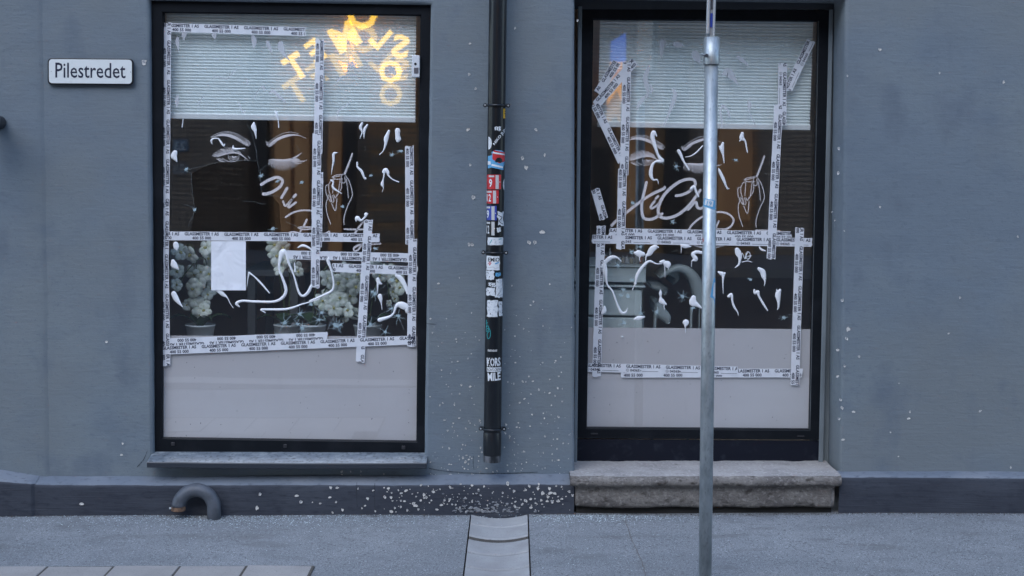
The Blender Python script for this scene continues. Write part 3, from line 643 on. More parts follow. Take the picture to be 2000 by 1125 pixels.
SCR_R = [(Z3, [(-40, 755, 38), (20, 690, 40), (180, 560, 40), (400, 390, 40), (560, 290, 42), (720, 215, 42), (738, 190, 36)]),
    (Z3, [(470, 120, 40), (440, 250, 40), (405, 400, 40), (402, 540, 40), (430, 640, 42), (500, 665, 42), (580, 650, 42), (700, 580, 40)]),
    (Z3, [(640, 325, 36), (607, 358, 32)]), (Z3, [(592, 395, 34), (535, 470, 34), (545, 502, 34), (600, 475, 32), (640, 440, 30)]),
    (Z3, [(905, 318, 40), (1000, 300, 40), (1110, 245, 42), (1182, 160, 42), (1165, 88, 42), (1080, 75, 42), (960, 110, 44), (820, 210, 46), (720, 320, 46), (660, 440, 46), (642, 540, 44), (668, 620, 44), (760, 645, 44), (900, 610, 44), (1020, 530, 44), (1120, 430, 44), (1200, 320, 42), (1258, 235, 38)]),
    (Z3, [(1080, 520, 36), (1190, 410, 36), (1215, 485, 40), (1275, 500, 36), (1340, 440, 34), (1390, 400, 34), (1400, 470, 34), (1450, 470, 30)]),
    (Z3, [(1085, 822, 26), (1150, 730, 28), (1270, 635, 28), (1400, 580, 28), (1550, 555, 28), (1680, 590, 28), (1745, 670, 28), (1710, 760, 28), (1620, 808, 28), (1490, 803, 26)]),
    (Z3, [(1530, 690, 26), (1490, 775, 26)]), (Z3, [(1480, 808, 24), (1600, 818, 24), (1690, 838, 20)]), (Z3, [(1170, 1045, 22), (1280, 1072, 22), (1420, 1082, 22), (1600, 1052, 18)]),
    (L, [(525, 1035, 16), (730, 1040, 16)])]
decal('eye_decal', eye_open(), YD1, win_l); decal('winking_eye_decal', eye_shut(), YD1, win_l)
decal('hand_decal', [[(x, y, q * .8) for x, y, q in cs(D, s)] for s in HAND], YD1, win_l); decal('script_lettering', [cs(c, s) for c, s in SCR_L], YD1, win_l)
decal('eye_decal', eye_open(), YD2, win_r, 809, 7); decal('winking_eye_decal', eye_shut(), YD2, win_r, 811, 8)
decal('hand_decal', [[(x, y, q * .8) for x, y, q in cs(D, s)] for s in HAND], YD2, win_r, 805, 5); decal('script_lettering', [cs(c, s) for c, s in SCR_R], YD2, win_r)

def splash(win, Y, strokes, thin=False, name='paint_splash'):
    mb = MB()
    for k, (c, s) in enumerate(strokes): ribbon(mb, cs(c, s), Y - 0.0002 * k, h=0.0 if thin else 0.004, jit=0.05, step=1.0)
    return mb.build(name, sheer_m if thin else paint_m, win, smooth=True)
def S1(c, *p): return (c, list(p))
for s in [[S1(A, (345, 338, 26), (343, 372, 34), (350, 410, 18), (352, 455, 4))], [S1(A, (405, 285, 46), (400, 315, 38), (400, 352, 6))], [S1(A, (665, 300, 40), (670, 322, 34), (672, 336, 14))],
          [S1(A, (1010, 325, 34), (1018, 355, 46), (1018, 395, 30), (1012, 432, 4))], [S1(A, (1135, 370, 30), (1146, 400, 34), (1160, 430, 26), (1172, 460, 6))],
          [S1(A, (1250, 385, 46), (1255, 420, 56), (1275, 465, 34), (1300, 500, 24), (1330, 532, 8))], [S1(A, (345, 840, 14), (340, 890, 34), (342, 945, 4))], [S1(A, (585, 845, 5), (550, 870, 8), (525, 935, 5))],
          [S1(A, (880, 895, 5), (905, 950, 10), (925, 992, 10), (938, 962, 4))], [S1(A, (1095, 762, 22), (1110, 785, 14)), S1(A, (1088, 760, 4), (1050, 800, 6), (1020, 865, 5))],
          [S1(A, (1150, 822, 10), (1185, 802, 26), (1230, 840, 26), (1288, 890, 14))], [S1(A, (955, 700, 14), (962, 745, 8))], [S1(B, (748, 560, 52), (755, 598, 10))],
          [S1(B, (630, 712, 16), (650, 682, 14), (700, 662, 10), (792, 660, 12))], [S1(B, (750, 875, 6), (710, 920, 10), (640, 970, 16), (628, 1000, 10), (628, 1040, 8))], [S1(B, (1100, 610, 44), (1130, 648, 24))],
          [S1(A, (650, 690, 5), (700, 670, 8), (780, 690, 6), (860, 605, 8))]]:
    splash(win_l, YS1, s, True)
for s in [[S1(A, (1205, 975, 8), (1215, 1005, 24), (1230, 1060, 8), (1235, 1120, 10))], [S1(A, (395, 1048, 6), (386, 1118, 9))],
          [S1(C, (965, 48, 18), (962, 85, 46), (975, 118, 30), (982, 160, 12), (985, 190, 6))], [S1(C, (243, 318, 42), (232, 348, 60), (245, 375, 36), (260, 402, 8))],
          [S1(C, (582, 240, 5), (576, 207, 18), (600, 190, 12), (640, 190, 9)), S1(C, (640, 190, 10), (665, 225, 18), (690, 258, 14), (700, 235, 4))], [S1(C, (775, 255, 7), (778, 282, 24), (805, 286, 18), (885, 280, 6))],
          [S1(D, (690, 50, 20), (675, 90, 28), (690, 132, 14), (670, 190, 4)), S1(D, (738, 66, 16), (712, 110, 24), (706, 190, 4))], [S1(D, (935, 122, 22), (910, 190, 40), (905, 240, 24), (885, 300, 10), (848, 340, 6))],
          [S1(D, (1015, 118, 48), (1015, 160, 40), (1020, 198, 52), (1018, 208, 34))], [S1(D, (460, 320, 10), (430, 332, 24), (428, 400, 18), (415, 470, 9), (408, 520, 3))],
          [S1(D, (645, 410, 14), (648, 450, 16), (685, 490, 24), (710, 550, 16), (718, 556, 24))],
          [S1(D, (890, 495, 34), (905, 478, 38), (925, 500, 28), (932, 530, 16), (970, 565, 11), (1025, 588, 10)), S1(D, (895, 495, 18), (885, 560, 12), (874, 608, 28), (885, 640, 7), (875, 680, 4))],
          [S1(D, (403, 570, 12), (425, 590, 14), (420, 630, 18), (440, 655, 18), (505, 695, 5))], [S1(D, (635, 948, 8), (645, 918, 40), (680, 940, 20), (720, 905, 18), (726, 884, 36), (742, 880, 10))],
          [S1(E, (230, 160, 44), (235, 185, 46), (240, 208, 14))], [S1(E, (207, 305, 34), (215, 332, 54), (240, 360, 26), (252, 372, 10))], [S1(E, (213, 580, 46), (235, 622, 44), (262, 660, 24), (288, 690, 5))],
          [S1(E, (545, 540, 10), (590, 550, 34), (625, 580, 36), (665, 612, 10), (690, 660, 6), (718, 700, 4))], [S1(E, (850, 402, 18), (840, 450, 9), (832, 520, 4)), S1(E, (850, 402, 18), (890, 430, 12), (950, 490, 16), (1022, 572, 10))],
          [S1(E, (770, 690, 6), (745, 662, 26), (790, 640, 20), (900, 645, 20), (1060, 645, 20), (1135, 608, 24), (1162, 545, 26), (1130, 440, 20), (1104, 370, 16), (1112, 290, 28), (1136, 222, 46), (1165, 250, 24), (1182, 310, 20), (1230, 430, 14), (1268, 560, 18), (1302, 597, 20), (1345, 572, 26), (1378, 510, 24))],
          [S1(E, (988, 740, 7), (952, 714, 16), (1000, 712, 18), (1170, 708, 19), (1298, 667, 12), (1360, 650, 10), (1445, 622, 9))],
          [S1(Fc, (195, 640, 14), (290, 600, 17), (380, 553, 20), (396, 490, 14), (376, 380, 16), (350, 305, 28), (352, 285, 30))], [S1(Fc, (95, 188, 10), (138, 172, 22), (195, 195, 16), (225, 225, 14))],
          [S1(Fc, (770, 455, 28), (778, 482, 34), (802, 496, 10)), S1(Fc, (770, 490, 18), (765, 578, 4))], [S1(Fc, (788, 598, 38), (795, 632, 26), (800, 665, 9), (806, 712, 4))],
          [S1(Fc, (925, 425, 24), (962, 448, 40), (1000, 510, 34), (1022, 575, 22))], [S1(Fc, (1012, 738, 10), (1010, 695, 56), (960, 672, 54), (925, 685, 26), (905, 740, 16), (870, 772, 20), (785, 800, 36))],
          [S1(Fc, (66, 320, 10), (72, 392, 14))]]:
    splash(win_l, YS1, s)
for s in [[S1(I, (900, 402, 64), (895, 450, 46), (890, 520, 20), (890, 560, 5)), S1(I, (930, 440, 10), (962, 415, 6))], [S1(I, (1015, 420, 40), (1045, 425, 64), (1085, 432, 30))], [S1(I, (1212, 510, 64), (1225, 545, 74), (1255, 592, 20))],
          [S1(I, (768, 620, 8), (755, 680, 34), (735, 740, 40), (745, 800, 46), (760, 870, 28), (755, 930, 16)), S1(I, (785, 810, 18), (800, 860, 26), (780, 890, 6))],
          [S1(I, (742, 905, 8), (700, 960, 44), (668, 1010, 28), (655, 1050, 5))], [S1(I, (1005, 855, 26), (1020, 910, 44), (1000, 980, 42), (970, 1060, 26), (945, 1125, 16), (910, 1200, 8))],
          [S1(J, (400, 545, 34), (435, 570, 44), (470, 600, 22), (505, 635, 4))], [S1(J, (255, 710, 24), (300, 692, 84), (340, 730, 60), (380, 780, 22), (412, 812, 5))],
          [S1(J, (250, 1012, 26), (228, 1060, 18), (240, 1130, 22), (245, 1230, 6)), S1(J, (255, 1012, 26), (300, 1055, 18), (316, 1112, 20))], [S1(J, (500, 965, 20), (510, 1005, 38), (505, 1060, 12), (530, 1120, 10), (560, 1190, 6))]]:
    splash(win_r, YS2, s, True)
for s in [[S1(K, (730, 205, 12), (706, 172, 34), (695, 215, 38), (715, 290, 30), (745, 375, 22), (775, 420, 42)), S1(K, (775, 425, 32), (720, 432, 18), (690, 470, 26), (680, 540, 32), (700, 590, 18), (735, 590, 11), (748, 625, 5))],
          [S1(K, (925, 338, 32), (945, 375, 26), (970, 430, 18), (1016, 502, 14))], [S1(K, (1135, 292, 10), (1080, 350, 12), (1030, 382, 8), (985, 390, 5))], [S1(K, (1035, 668, 24), (1060, 650, 20), (1085, 710, 18), (1100, 738, 14))],
          [S1(L, (235, 268, 20), (225, 310, 38), (235, 370, 18), (245, 440, 8)), S1(L, (200, 295, 8), (215, 320, 22))], [S1(L, (405, 184, 28), (400, 222, 40), (430, 250, 16), (440, 300, 14), (450, 350, 10)), S1(L, (380, 250, 8), (400, 230, 22))],
          [S1(L, (195, 490, 8), (210, 525, 26), (240, 590, 26), (260, 640, 16), (275, 670, 14), (290, 665, 4))],
          [S1(Mc, (240, 350, 22), (280, 300, 34), (325, 270, 32), (370, 275, 16), (405, 305, 6)), S1(Mc, (262, 305, 24), (265, 380, 44), (275, 440, 22), (287, 505, 16), (330, 560, 16), (370, 670, 18), (405, 737, 24), (440, 735, 18), (458, 700, 5))],
          [S1(Mc, (520, 235, 24), (552, 238, 56), (590, 245, 34)), S1(Mc, (565, 260, 16), (558, 280, 8), (565, 308, 4))], [S1(Mc, (690, 184, 44), (662, 205, 50), (640, 240, 40), (615, 262, 16), (610, 305, 4)), S1(Mc, (698, 178, 22), (720, 188, 8))],
          [S1(Mc, (525, 480, 12), (540, 420, 28), (585, 350, 26), (640, 305, 20), (700, 325, 10), (748, 325, 7)), S1(Mc, (522, 492, 26), (518, 505, 12), (496, 550, 4))],
          [S1(Mc, (738, 312, 24), (762, 305, 28)), S1(Mc, (780, 322, 44), (798, 330, 54), (798, 342, 40)), S1(Mc, (772, 340, 8), (774, 440, 4)), S1(Mc, (803, 350, 8), (803, 378, 4))],
          [S1(Mc, (912, 165, 24), (945, 175, 40), (995, 180, 6)), S1(Mc, (912, 180, 9), (910, 235, 4))], [S1(Mc, (1085, 232, 26), (1040, 226, 28), (1010, 246, 32), (1035, 288, 34), (1002, 302, 9), (997, 352, 4))],
          [S1(Mc, (738, 545, 5), (735, 575, 26), (737, 605, 16), (745, 640, 46), (782, 668, 14)), S1(Mc, (765, 660, 12), (768, 715, 4))], [S1(Mc, (1015, 612, 40), (1010, 650, 64), (1045, 672, 34), (1085, 702, 12))],
          [S1(Mc, (262, 690, 20), (258, 720, 44), (245, 738, 30))], [S1(Mc, (512, 795, 10), (550, 785, 40), (602, 775, 8))], [S1(Mc, (950, 822, 54), (950, 836, 44), (946, 860, 12), (947, 908, 4))],
          [S1(Mc, (408, 941, 16), (420, 941, 8))], [S1(N, (345, 208, 40), (355, 235, 50), (367, 280, 26), (360, 330, 16), (328, 358, 6))], [S1(N, (532, 182, 8), (550, 205, 20), (582, 216, 12))],
          [S1(N, (530, 368, 28), (560, 392, 44), (570, 430, 40), (580, 470, 16), (575, 515, 4))], [S1(N, (188, 396, 16), (225, 412, 38), (242, 405, 16)), S1(N, (228, 420, 26), (225, 480, 12), (227, 578, 4))],
          [S1(N, (275, 600, 26), (298, 585, 22), (305, 640, 16), (320, 690, 18), (350, 735, 10), (355, 762, 4))], [S1(N, (490, 548, 16), (497, 574, 24), (520, 562, 26), (530, 600, 18), (570, 670, 18), (602, 720, 10))],
          [S1(N, (708, 548, 22), (690, 585, 48), (695, 640, 28), (695, 690, 14), (685, 715, 4)), S1(N, (680, 538, 5), (682, 560, 14))]]:
    splash(win_r, YS2, s)
splash(win_r, YS2, [S1(N, (380, 285, 5), (388, 236, 6), (412, 285, 6), (422, 230, 6)), S1(N, (438, 224, 6), (420, 262, 6), (436, 288, 6), (456, 265, 6), (450, 232, 6), (430, 224, 6)), S1(N, (418, 264, 5), (466, 258, 5)), S1(N, (385, 312, 5), (430, 302, 7), (472, 312, 4))], name='scratched_tag')

rnd = random.Random(5)
def jag(mb, p, q, w_, Y, n=5, amp=.09):
    l = math.hypot(q[0] - p[0], q[1] - p[1]); pts = []
    for k in range(n + 1):
        t = k / n; o = rnd.uniform(-amp, amp) * l * (0 < k < n) * .6
        pts.append((p[0] + (q[0] - p[0]) * t - (q[1] - p[1]) / (l or 1) * o, p[1] + (q[1] - p[1]) * t + (q[0] - p[0]) / (l or 1) * o, w_ * (1 - .45 * t)))
    ribbon(mb, pts, Y, cap=False, step=4)
def star(win, px, py, r, rays=7, Y=YG):
    mb = MB(); a0 = rnd.uniform(0, 6)
    for k in range(rays):
        a = a0 + k * 6.28 / rays + rnd.uniform(-.35, .35); l = r * rnd.uniform(.45, 1.3)
        jag(mb, (px, py), (px + l * math.cos(a), py + l * math.sin(a)), 0.9, Y - .0012, 4)
    for k in range(5):
        a = rnd.uniform(0, 6.28); q = rnd.uniform(0, 2.5); ribbon(mb, [(px + q * math.cos(a) - 2, py + q * math.sin(a), 1.2), (px + q * math.cos(a) + 2, py + q * math.sin(a) + rnd.uniform(-2, 2), 1.8)], Y - .0014 - k * .0001)
    mb.build('crack_star', crackc_m, win)
for (c, x, y, r) in [(Z2, 190, 970, 16), (Z2, 325, 975, 10), (Z2, 375, 1025, 14), (Z2, 370, 1095, 9), (Z2, 355, 870, 12), (Z2, 580, 860, 14), (Z2, 550, 935, 13), (Z2, 735, 1000, 16), (Z2, 780, 985, 12), (Z2, 715, 985, 12), (Z2, 100, 1100, 9), (Z2, 470, 770, 7),
                     (Fc, 720, 565, 10), (Fc, 745, 580, 12), (Fc, 885, 705, 14), (Fc, 940, 770, 13), (Fc, 830, 900, 14), (Fc, 710, 835, 12), (Fc, 890, 460, 8), (Fc, 750, 195, 7), (D, 965, 340, 7), (D, 1040, 305, 7), (D, 770, 528, 4), (D, 135, 595, 4), (D, 510, 810, 4), (C, 1182, 580, 5), (C, 345, 475, 5), (C, 425, 840, 5), (C, 1030, 530, 6), (C, 1140, 1020, 8)]:
    star(win_l, *c(x, y), r, rnd.randint(5, 8))
def web(win, Y, lines, name='crack'):
    for (c, pts, w_) in lines:
        mb = MB()
        P = [c(*p) for p in pts]
        for a, b in zip(P, P[1:]): jag(mb, a, b, w_ * (.42 if c is C else .75), Y - .0009, 4, .07)
        mb.build(name, crack_m, win)
web(win_l, YG, [(Z2, [(190, 970), (260, 972), (325, 975), (375, 1025), (370, 1095)], 1.0), (Z2, [(190, 970), (255, 1090)], .9), (Z2, [(190, 970), (230, 910), (280, 860)], .8), (Z2, [(190, 970), (130, 945)], .8), (Z2, [(190, 970), (140, 1060)], .8),
    (Z2, [(375, 1000), (440, 965), (550, 935), (620, 890), (690, 940)], .9), (Z2, [(355, 870), (470, 850), (580, 860), (700, 895)], .9), (Z2, [(355, 870), (270, 910)], .8), (Z2, [(700, 910), (660, 1000), (645, 1030), (720, 1020), (760, 1060)], 1.1), (Z2, [(370, 1095), (430, 1045), (510, 1000)], .8),
    (Z2, [(330, 800), (390, 730), (470, 770)], .8), (Z2, [(580, 860), (590, 800)], .8), (Z2, [(435, 970), (430, 1030)], .7), (Z2, [(700, 895), (770, 985), (800, 960)], 1.0),
    (Fc, [(640, 790), (720, 830), (780, 870), (830, 900)], .9), (Fc, [(840, 680), (885, 705), (940, 770), (990, 880)], .9), (Fc, [(885, 705), (800, 745), (745, 800)], .7), (Fc, [(720, 565), (800, 590), (880, 560), (900, 480)], .8), (Fc, [(745, 580), (850, 490)], .6),
    (C, [(345, 475), (480, 445), (640, 402), (760, 398), (995, 395)], 1.0), (C, [(345, 475), (390, 510), (400, 640), (410, 770), (425, 840), (365, 1000)], 1.0), (C, [(900, 40), (950, 150), (985, 290), (995, 395), (1020, 520), (1040, 690), (1060, 715), (1130, 710)], 1.0),
    (C, [(1015, 490), (1070, 440), (1130, 410)], .9), (C, [(330, 790), (425, 830)], .6), (C, [(860, 760), (1080, 790)], .5), (C, [(1130, 710), (1200, 720)], .9), (C, [(1255, 945), (1310, 980), (1400, 1010)], .8), (C, [(1350, 255), (1380, 300)], .7)])
for (c, x, y, r) in [(Mc, 375, 340, 9), (Mc, 495, 460, 9), (Mc, 420, 540, 8), (Mc, 400, 590, 7), (Mc, 460, 597, 6), (Mc, 925, 600, 13), (Mc, 570, 745, 9), (Mc, 705, 735, 9), (Mc, 425, 820, 9), (Mc, 565, 180, 7), (Mc, 1010, 700, 7), (Mc, 490, 225, 6), (K, 905, 475, 8), (K, 520, 795, 6), (K, 875, 960, 6), (L, 345, 415, 7), (N, 455, 460, 5), (N, 740, 780, 8), (K, 780, 420, 9)]:
    star(win_r, *c(x, y), r, rnd.randint(5, 8), YG2)
web(win_r, YG2, [(N, [(690, 790), (780, 755), (840, 765)], .8), (N, [(700, 765), (800, 785), (905, 790)], .7), (K, [(500, 600), (480, 700), (520, 795)], .7), (Mc, [(730, 445), (820, 400)], .6), (Mc, [(925, 600), (880, 670)], .7), (L, [(600, 530), (650, 550)], .6), (Mc, [(835, 220), (910, 210)], .6)])

speck_m = mat('dirt_speck', (0.06, 0.06, 0.065), 0.8)
for (win, Y, x0, x1, y0, y1, n_) in ((win_l, YG, 325, 805, 690, 850, 34), (win_r, YG2, 1160, 1570, 655, 830, 26)):
    mb = MB()
    for k in range(n_):
        x, y = rnd.uniform(x0, x1), rnd.uniform(y0, y1); ribbon(mb, [(x, y, rnd.uniform(.6, 1.5)), (x + rnd.uniform(-1, 1), y + rnd.uniform(.4, 3 if k % 6 == 0 else 1.2), .7)], Y - .0012)
    tag(mb.build('dirt_specks', speck_m, win), kind='stuff')
# ------------------------------------------------------------------ adhesive tape
def tape(p, q, Y, layer, label, phase=0.0, kind=0, width=17.0, group='strips of printed white tape on the windows'):
    L_ = math.hypot(q[0] - p[0], q[1] - p[1]); d = ((q[0] - p[0]) / L_, (q[1] - p[1]) / L_); nrm = (-d[1], d[0])
    y0 = Y - 0.0022 - 0.0007 * layer; seed = random.uniform(0, 50)
    def pos(s, t, dy=0.0):
        e = 0.45 * noise.noise(Vector((s * .06, seed, 0)))
        wr = 0.0005 * noise.noise(Vector((s * .09, t * .12, seed)))
        return U(p[0] + d[0] * s + nrm[0] * (t + e), p[1] + d[1] * s + nrm[1] * (t + e), y0 + wr + dy)
    n = max(4, int(L_ / 7)); m_ = 4; v = []; f = []
    za = [random.uniform(-1.6, 1.6) for _ in range(m_ + 1)]; zb = [random.uniform(-1.6, 1.6) for _ in range(m_ + 1)]
    for i in range(n + 1):
        for j in range(m_ + 1):
            s = L_ * i / n + (za[j] if i == 0 else zb[j] if i == n else 0)
            v.append(pos(s, (j / m_ - .5) * width + random.uniform(-.12, .12)))
    for i in range(n):
        for j in range(m_): a = i * (m_ + 1) + j; f.append((a, a + 1, a + m_ + 2, a + m_ + 1))
    o = mk('adhesive_tape', v, f, tape_m, smooth=True); tag(o, label, 'tape', group)
    bm = bmesh.new()
    def put(body, s0, wd, t0, ht, bold=.03):
        tv, tf = text(body, bold); bv = [bm.verts.new((s0 + x * wd, t0 - y * ht, 0)) for (x, y) in tv]
        for q_ in tf:
            try: bm.faces.new([bv[k] for k in q_])
            except ValueError: pass
    s = phase - 77.0
    while s < L_:
        put('GLASSMESTER 1 AS', s + 3, 67, -1.0, 6.4)
        if kind == 0: put('400 55 000', s + 18, 37, 7.0, 6.2)
        else:
            put('04365', s + 11, 18.5, 6.3, 5.2)
            k = 14; cc = (s + 6, 3.6)
            ro = [bm.verts.new((cc[0] + 2.9 * math.cos(6.283 * a / k), cc[1] + 2.9 * math.sin(6.283 * a / k), 0)) for a in range(k)]
            ri = [bm.verts.new((cc[0] + 2.3 * math.cos(6.283 * a / k), cc[1] + 2.3 * math.sin(6.283 * a / k), 0)) for a in range(k)]
            for a in range(k): bm.faces.new([ro[a], ro[(a + 1) % k], ri[(a + 1) % k], ri[a]])
            for (x0, x1, yy, hh) in [(cc[0] - 1.6, cc[0] + 1.6, 3.6, .7), (s + 34, s + 66, 5.2, .7)]:
                bm.faces.new([bm.verts.new(c) for c in ((x0, yy - hh / 2, 0), (x1, yy - hh / 2, 0), (x1, yy + hh / 2, 0), (x0, yy + hh / 2, 0))])
        s += 77.4
    for co, no in (((0.8, 0, 0), (-1, 0, 0)), ((L_ - .8, 0, 0), (1, 0, 0))):
        bmesh.ops.bisect_plane(bm, geom=bm.verts[:] + bm.edges[:] + bm.faces[:], plane_co=co, plane_no=no, clear_outer=True)
    bm.verts.index_update()
    vv = [pos(x.co.x, x.co.y, -0.00035) for x in bm.verts]; ff = [tuple(x.index for x in fc.verts) for fc in bm.faces]; bm.free()
    if ff: tag(mk('printed_lettering', vv, ff, ink_m, o), kind='stuff')
    return o
TL = [((315, 53), (596, 62), 0, 'short tape strip along the top edge of the left window', 3, 0),
 ((326, 44), (322.5, 396), 1, 'long tape strip down the left edge of the left window, from its top', 31, 0),
 ((322.5, 388), (321.5, 500), 0, 'tape strip at the left edge of the left window beside the winking-eye lettering level', 40, 0),
 ((320.5, 488), (324, 714), 2, 'lower left tape strip of the left window, beside the orchid in a pot', 5, 0),
 ((624.5, 77), (621, 300), 0, 'upright tape strip over the yellow sign reflection in the left window', -11, 0),
 ((623, 335), (620, 482), 0, 'upright tape strip showing behind another near the hand drawing of the left window', 20, 0),
 ((619, 261), (615.5, 562), 2, 'upright tape strip left of the hand drawing in the left window', 10, 0),
 ((799.5, 285), (800.5, 478), 0, 'upper tape strip down the right edge of the left window', -14, 0),
 ((806, 467), (803.5, 677), 3, 'lower tape strip down the right edge of the left window', 12, 0),
 ((328, 460.5), (742, 464.5), 1, 'long level tape strip across the middle of the left window above the paper', 29, 0),
 ((806, 503.5), (559, 497.5), 0, 'upside-down tape strip across the right half of the left window', 8, 0),
 ((649, 522.5), (816, 529), 1, 'short level tape strip just below the upside-down one in the left window', -49, 0),
 ((719.5, 430), (703, 707), 2, 'slanting tape strip dangling below the rest in the left window', -50, 0),
 ((640, 657), (318, 670), 0, 'upside-down tape strip along the top of the grey film of the left window', 6, 0),
 ((311, 684.5), (812, 664), 3, 'long sloping tape strip on the grey film of the left window', 2, 0)]
for k, (p, q, ly, lab, ph, kd) in enumerate(TL): tape(p, q, YG, ly, lab, ph, kd)
TR = [((1163, 206), (1240, 119), 1, 'slanting tape strip at the upper left of the right window, longer of two', 5, 0),
 ((1168, 182), (1205, 121), 0, 'short slanting tape piece behind a longer one, upper left of the right window', 20, 0),
 ((1162, 204), (1215, 316), 2, 'tape strip running down to the right from the bent corner of the right window', -28, 0),
 ((1224.5, 121), (1219, 342), 3, 'upright tape strip beside the open eye of the right window', 26, 0),
 ((1216, 330), (1212, 486), 4, 'upright tape strip crossing the script lettering of the right window', -18, 0),
 ((1162.5, 369), (1179.5, 428), 0, 'small loose tape piece left of the script lettering of the right window', -47, 0),
 ((1190, 454), (1546, 460.5), 0, 'upper of two level tape strips across the middle of the right window', -6, 0),
 ((1157, 467), (1586, 473.5), 2, 'lower of two level tape strips across the middle of the right window', 46, 1),
 ((1174, 441), (1165, 736), 1, 'upright tape strip over the pale counter at the left of the right window', -14, 0),
 ((1212, 729), (1567, 728.5), 0, 'lower tape strip across the grey film of the right window', -12, 0),
 ((1148, 717.5), (1440, 724.5), 1, 'upper tape strip across the grey film of the right window', -6, 1),
 ((1529, 122), (1527, 245), 1, 'short upright tape strip on the blind at the right of the right window', 15, 1),
 ((1520.5, 205), (1506, 506), 2, 'long upright tape strip right of the hand drawing of the right window', 15, 0),
 ((1538.5, 176), (1584, 80), 0, 'slanting tape strip at the upper right corner of the right window', -26, 1),
 ((1562, 445), (1552.5, 753), 3, 'upright tape strip at the lower right edge of the right window', -45, 0)]
for k, (p, q, ly, lab, ph, kd) in enumerate(TR): tape(p, q, YG2, ly, lab, ph, kd)
# paper sheet under the tape
v = []; f = []; nx, ny = 8, 12
for j in range(ny + 1):
    for i in range(nx + 1):
        x = 412.5 + 67.5 * i / nx; y = 471 + 96 * j / ny
        v.append(U(x, y, YG - 0.0021 - (0.010 * (j / ny) ** 2) * (.4 + .6 * abs(noise.noise(Vector((i * .35, j * .2, 1))))) - .0008 * noise.noise(Vector((i * .9, j * .7, 3)))))
for j in range(ny):
    for i in range(nx): a = j * (nx + 1) + i; f.append((a, a + 1, a + nx + 2, a + nx + 1))
tag(mk('paper_sheet', v, f, mat('paper', (0.82, 0.83, 0.86), 0.8, var=((16, 16, 16), (0.62, 0.63, 0.67), 0.6, 0.8), bump=((9, 9, 9), 0.8, 0.012, 2, 1.0)), smooth=True), 'blank white paper sheet taped to the left window beside the orchid', 'paper')
# little lock box at the right edge of the left window
p = U(812.5, 130, YF - 0.004); mb = MB(); mb.box(p.x - .017, p.x + .017, YF - 0.026, YF + .02, p.z - .047, p.z + .047)
lk = mb.build('sensor_box', mat('sensor_plastic', (0.7, 0.71, 0.72), 0.4), bevel=0.003); tag(lk, 'small white sensor box on the right edge of the left window', 'sensor')
mb = MB(); mb.tube([(p.x - .001, YF - .0275, p.z + .01), (p.x - .001, YF - .024, p.z + .01)], .0055, 12); mb.build('lens', black_m, lk)
mb = MB(); mb.box(p.x - .007, p.x + .012, YF - .029, YF - .024, p.z - .03, p.z - .006); mb.build('slider', mat('slider_grey', (0.12, 0.11, 0.12), 0.5), lk, bevel=.001)

# ------------------------------------------------------------------ pleated blinds
def blind(q, Y, label, n):
    (x0, y0), (x1, y1) = q; a = U(x0, y0, Y); b = U(x1, y1, Y)
    e = empty('pleated_blind', (0.5 * (a.x + b.x), Y, b.z), label, 'blind', 'pleated blinds inside the windows'); v = []; f = []
    rail = 0.024
    for k in range(2 * n + 1):
        z = a.z + 0.05 - (a.z + 0.05 - b.z - rail) * k / (2 * n); y = Y + (0.0045 if k % 2 else -0.0045)
        v += [(a.x, y, z), (b.x, y, z)]
    for k in range(2 * n): f.append((2 * k, 2 * k + 1, 2 * k + 3, 2 * k + 2))
    mk('pleated_cloth', v, f, mat('blind_cloth', (0.92, 0.96, 0.96), 0.8, spec=0.2), e)
    mb = MB(); mb.box(a.x - .002, b.x + .002, Y - .014, Y + .014, b.z, b.z + rail); mb.build('bottom_rail', mat('rail_alu', (0.72, 0.74, 0.74), 0.4), e, bevel=.003)
blind([(325, 22), (811, 239.5)], 0.095, 'white pleated blind half lowered behind the left window', 37)
blind([(1172, 34), (1581, 254.5)], 0.295, 'white pleated blind half lowered behind the right window', 37)

# ------------------------------------------------------------------ inside: orchids, counter, chair
petal_m = mat('orchid_petal', (0.88, 0.91, 0.84), 0.6, var=((45, 45, 45), (0.55, 0.62, 0.46), 0.48, 0.7))
core_m = mat('orchid_core', (0.55, 0.5, 0.2), 0.6); stem_m = mat('orchid_stem', (0.10, 0.13, 0.05), 0.6); leaf_m = mat('orchid_leaf', (0.05, 0.09, 0.04), 0.5)
pot_m = mat('pot_white', (0.85, 0.88, 0.9), 0.45)
def flower_mesh(k):
    rnd = random.Random(40 + k); mb = MB()
    for q in range(5):
        a = q * 2 * math.pi / 5 + rnd.uniform(-.15, .15); L_ = rnd.uniform(.85, 1.1); wd = .54 if q in (1, 4) else .36
        v = []
        for (t, wv, yy) in [(0.05, .12, 0), (.35, .8, -.12), (.68, 1.0, -.16), (.92, .6, -.08), (1.0, .1, 0.0)]:
            for s in (-1, -.5, 0, .5, 1):
                r = t * L_; x_ = r; z_ = s * wv * wd; y_ = yy + .10 * s * s + rnd.uniform(-.03, .03)
                v.append((x_ * math.cos(a) - z_ * math.sin(a), y_, x_ * math.sin(a) + z_ * math.cos(a)))
        f = []
        for j in range(4):
            for i in range(4): o = j * 5 + i; f.append((o, o + 1, o + 6, o + 5))
        mb.add(v, f, 0)
    mb.tube([(0, 0, 0), (0, -.2, -.05), (0, -.3, -.16)], [.16, .14, .05], 7, mi=1)
    me = bpy.data.meshes.new('flower'); me.from_pydata(mb.v, [], mb.f); me.materials.append(petal_m); me.materials.append(core_m)
    for p, q in zip(me.polygons, mb.m): p.material_index = q; p.use_smooth = True
    return me
FL = [flower_mesh(k) for k in range(4)]
SHELF_Z = U(560, 690, 0.2).z
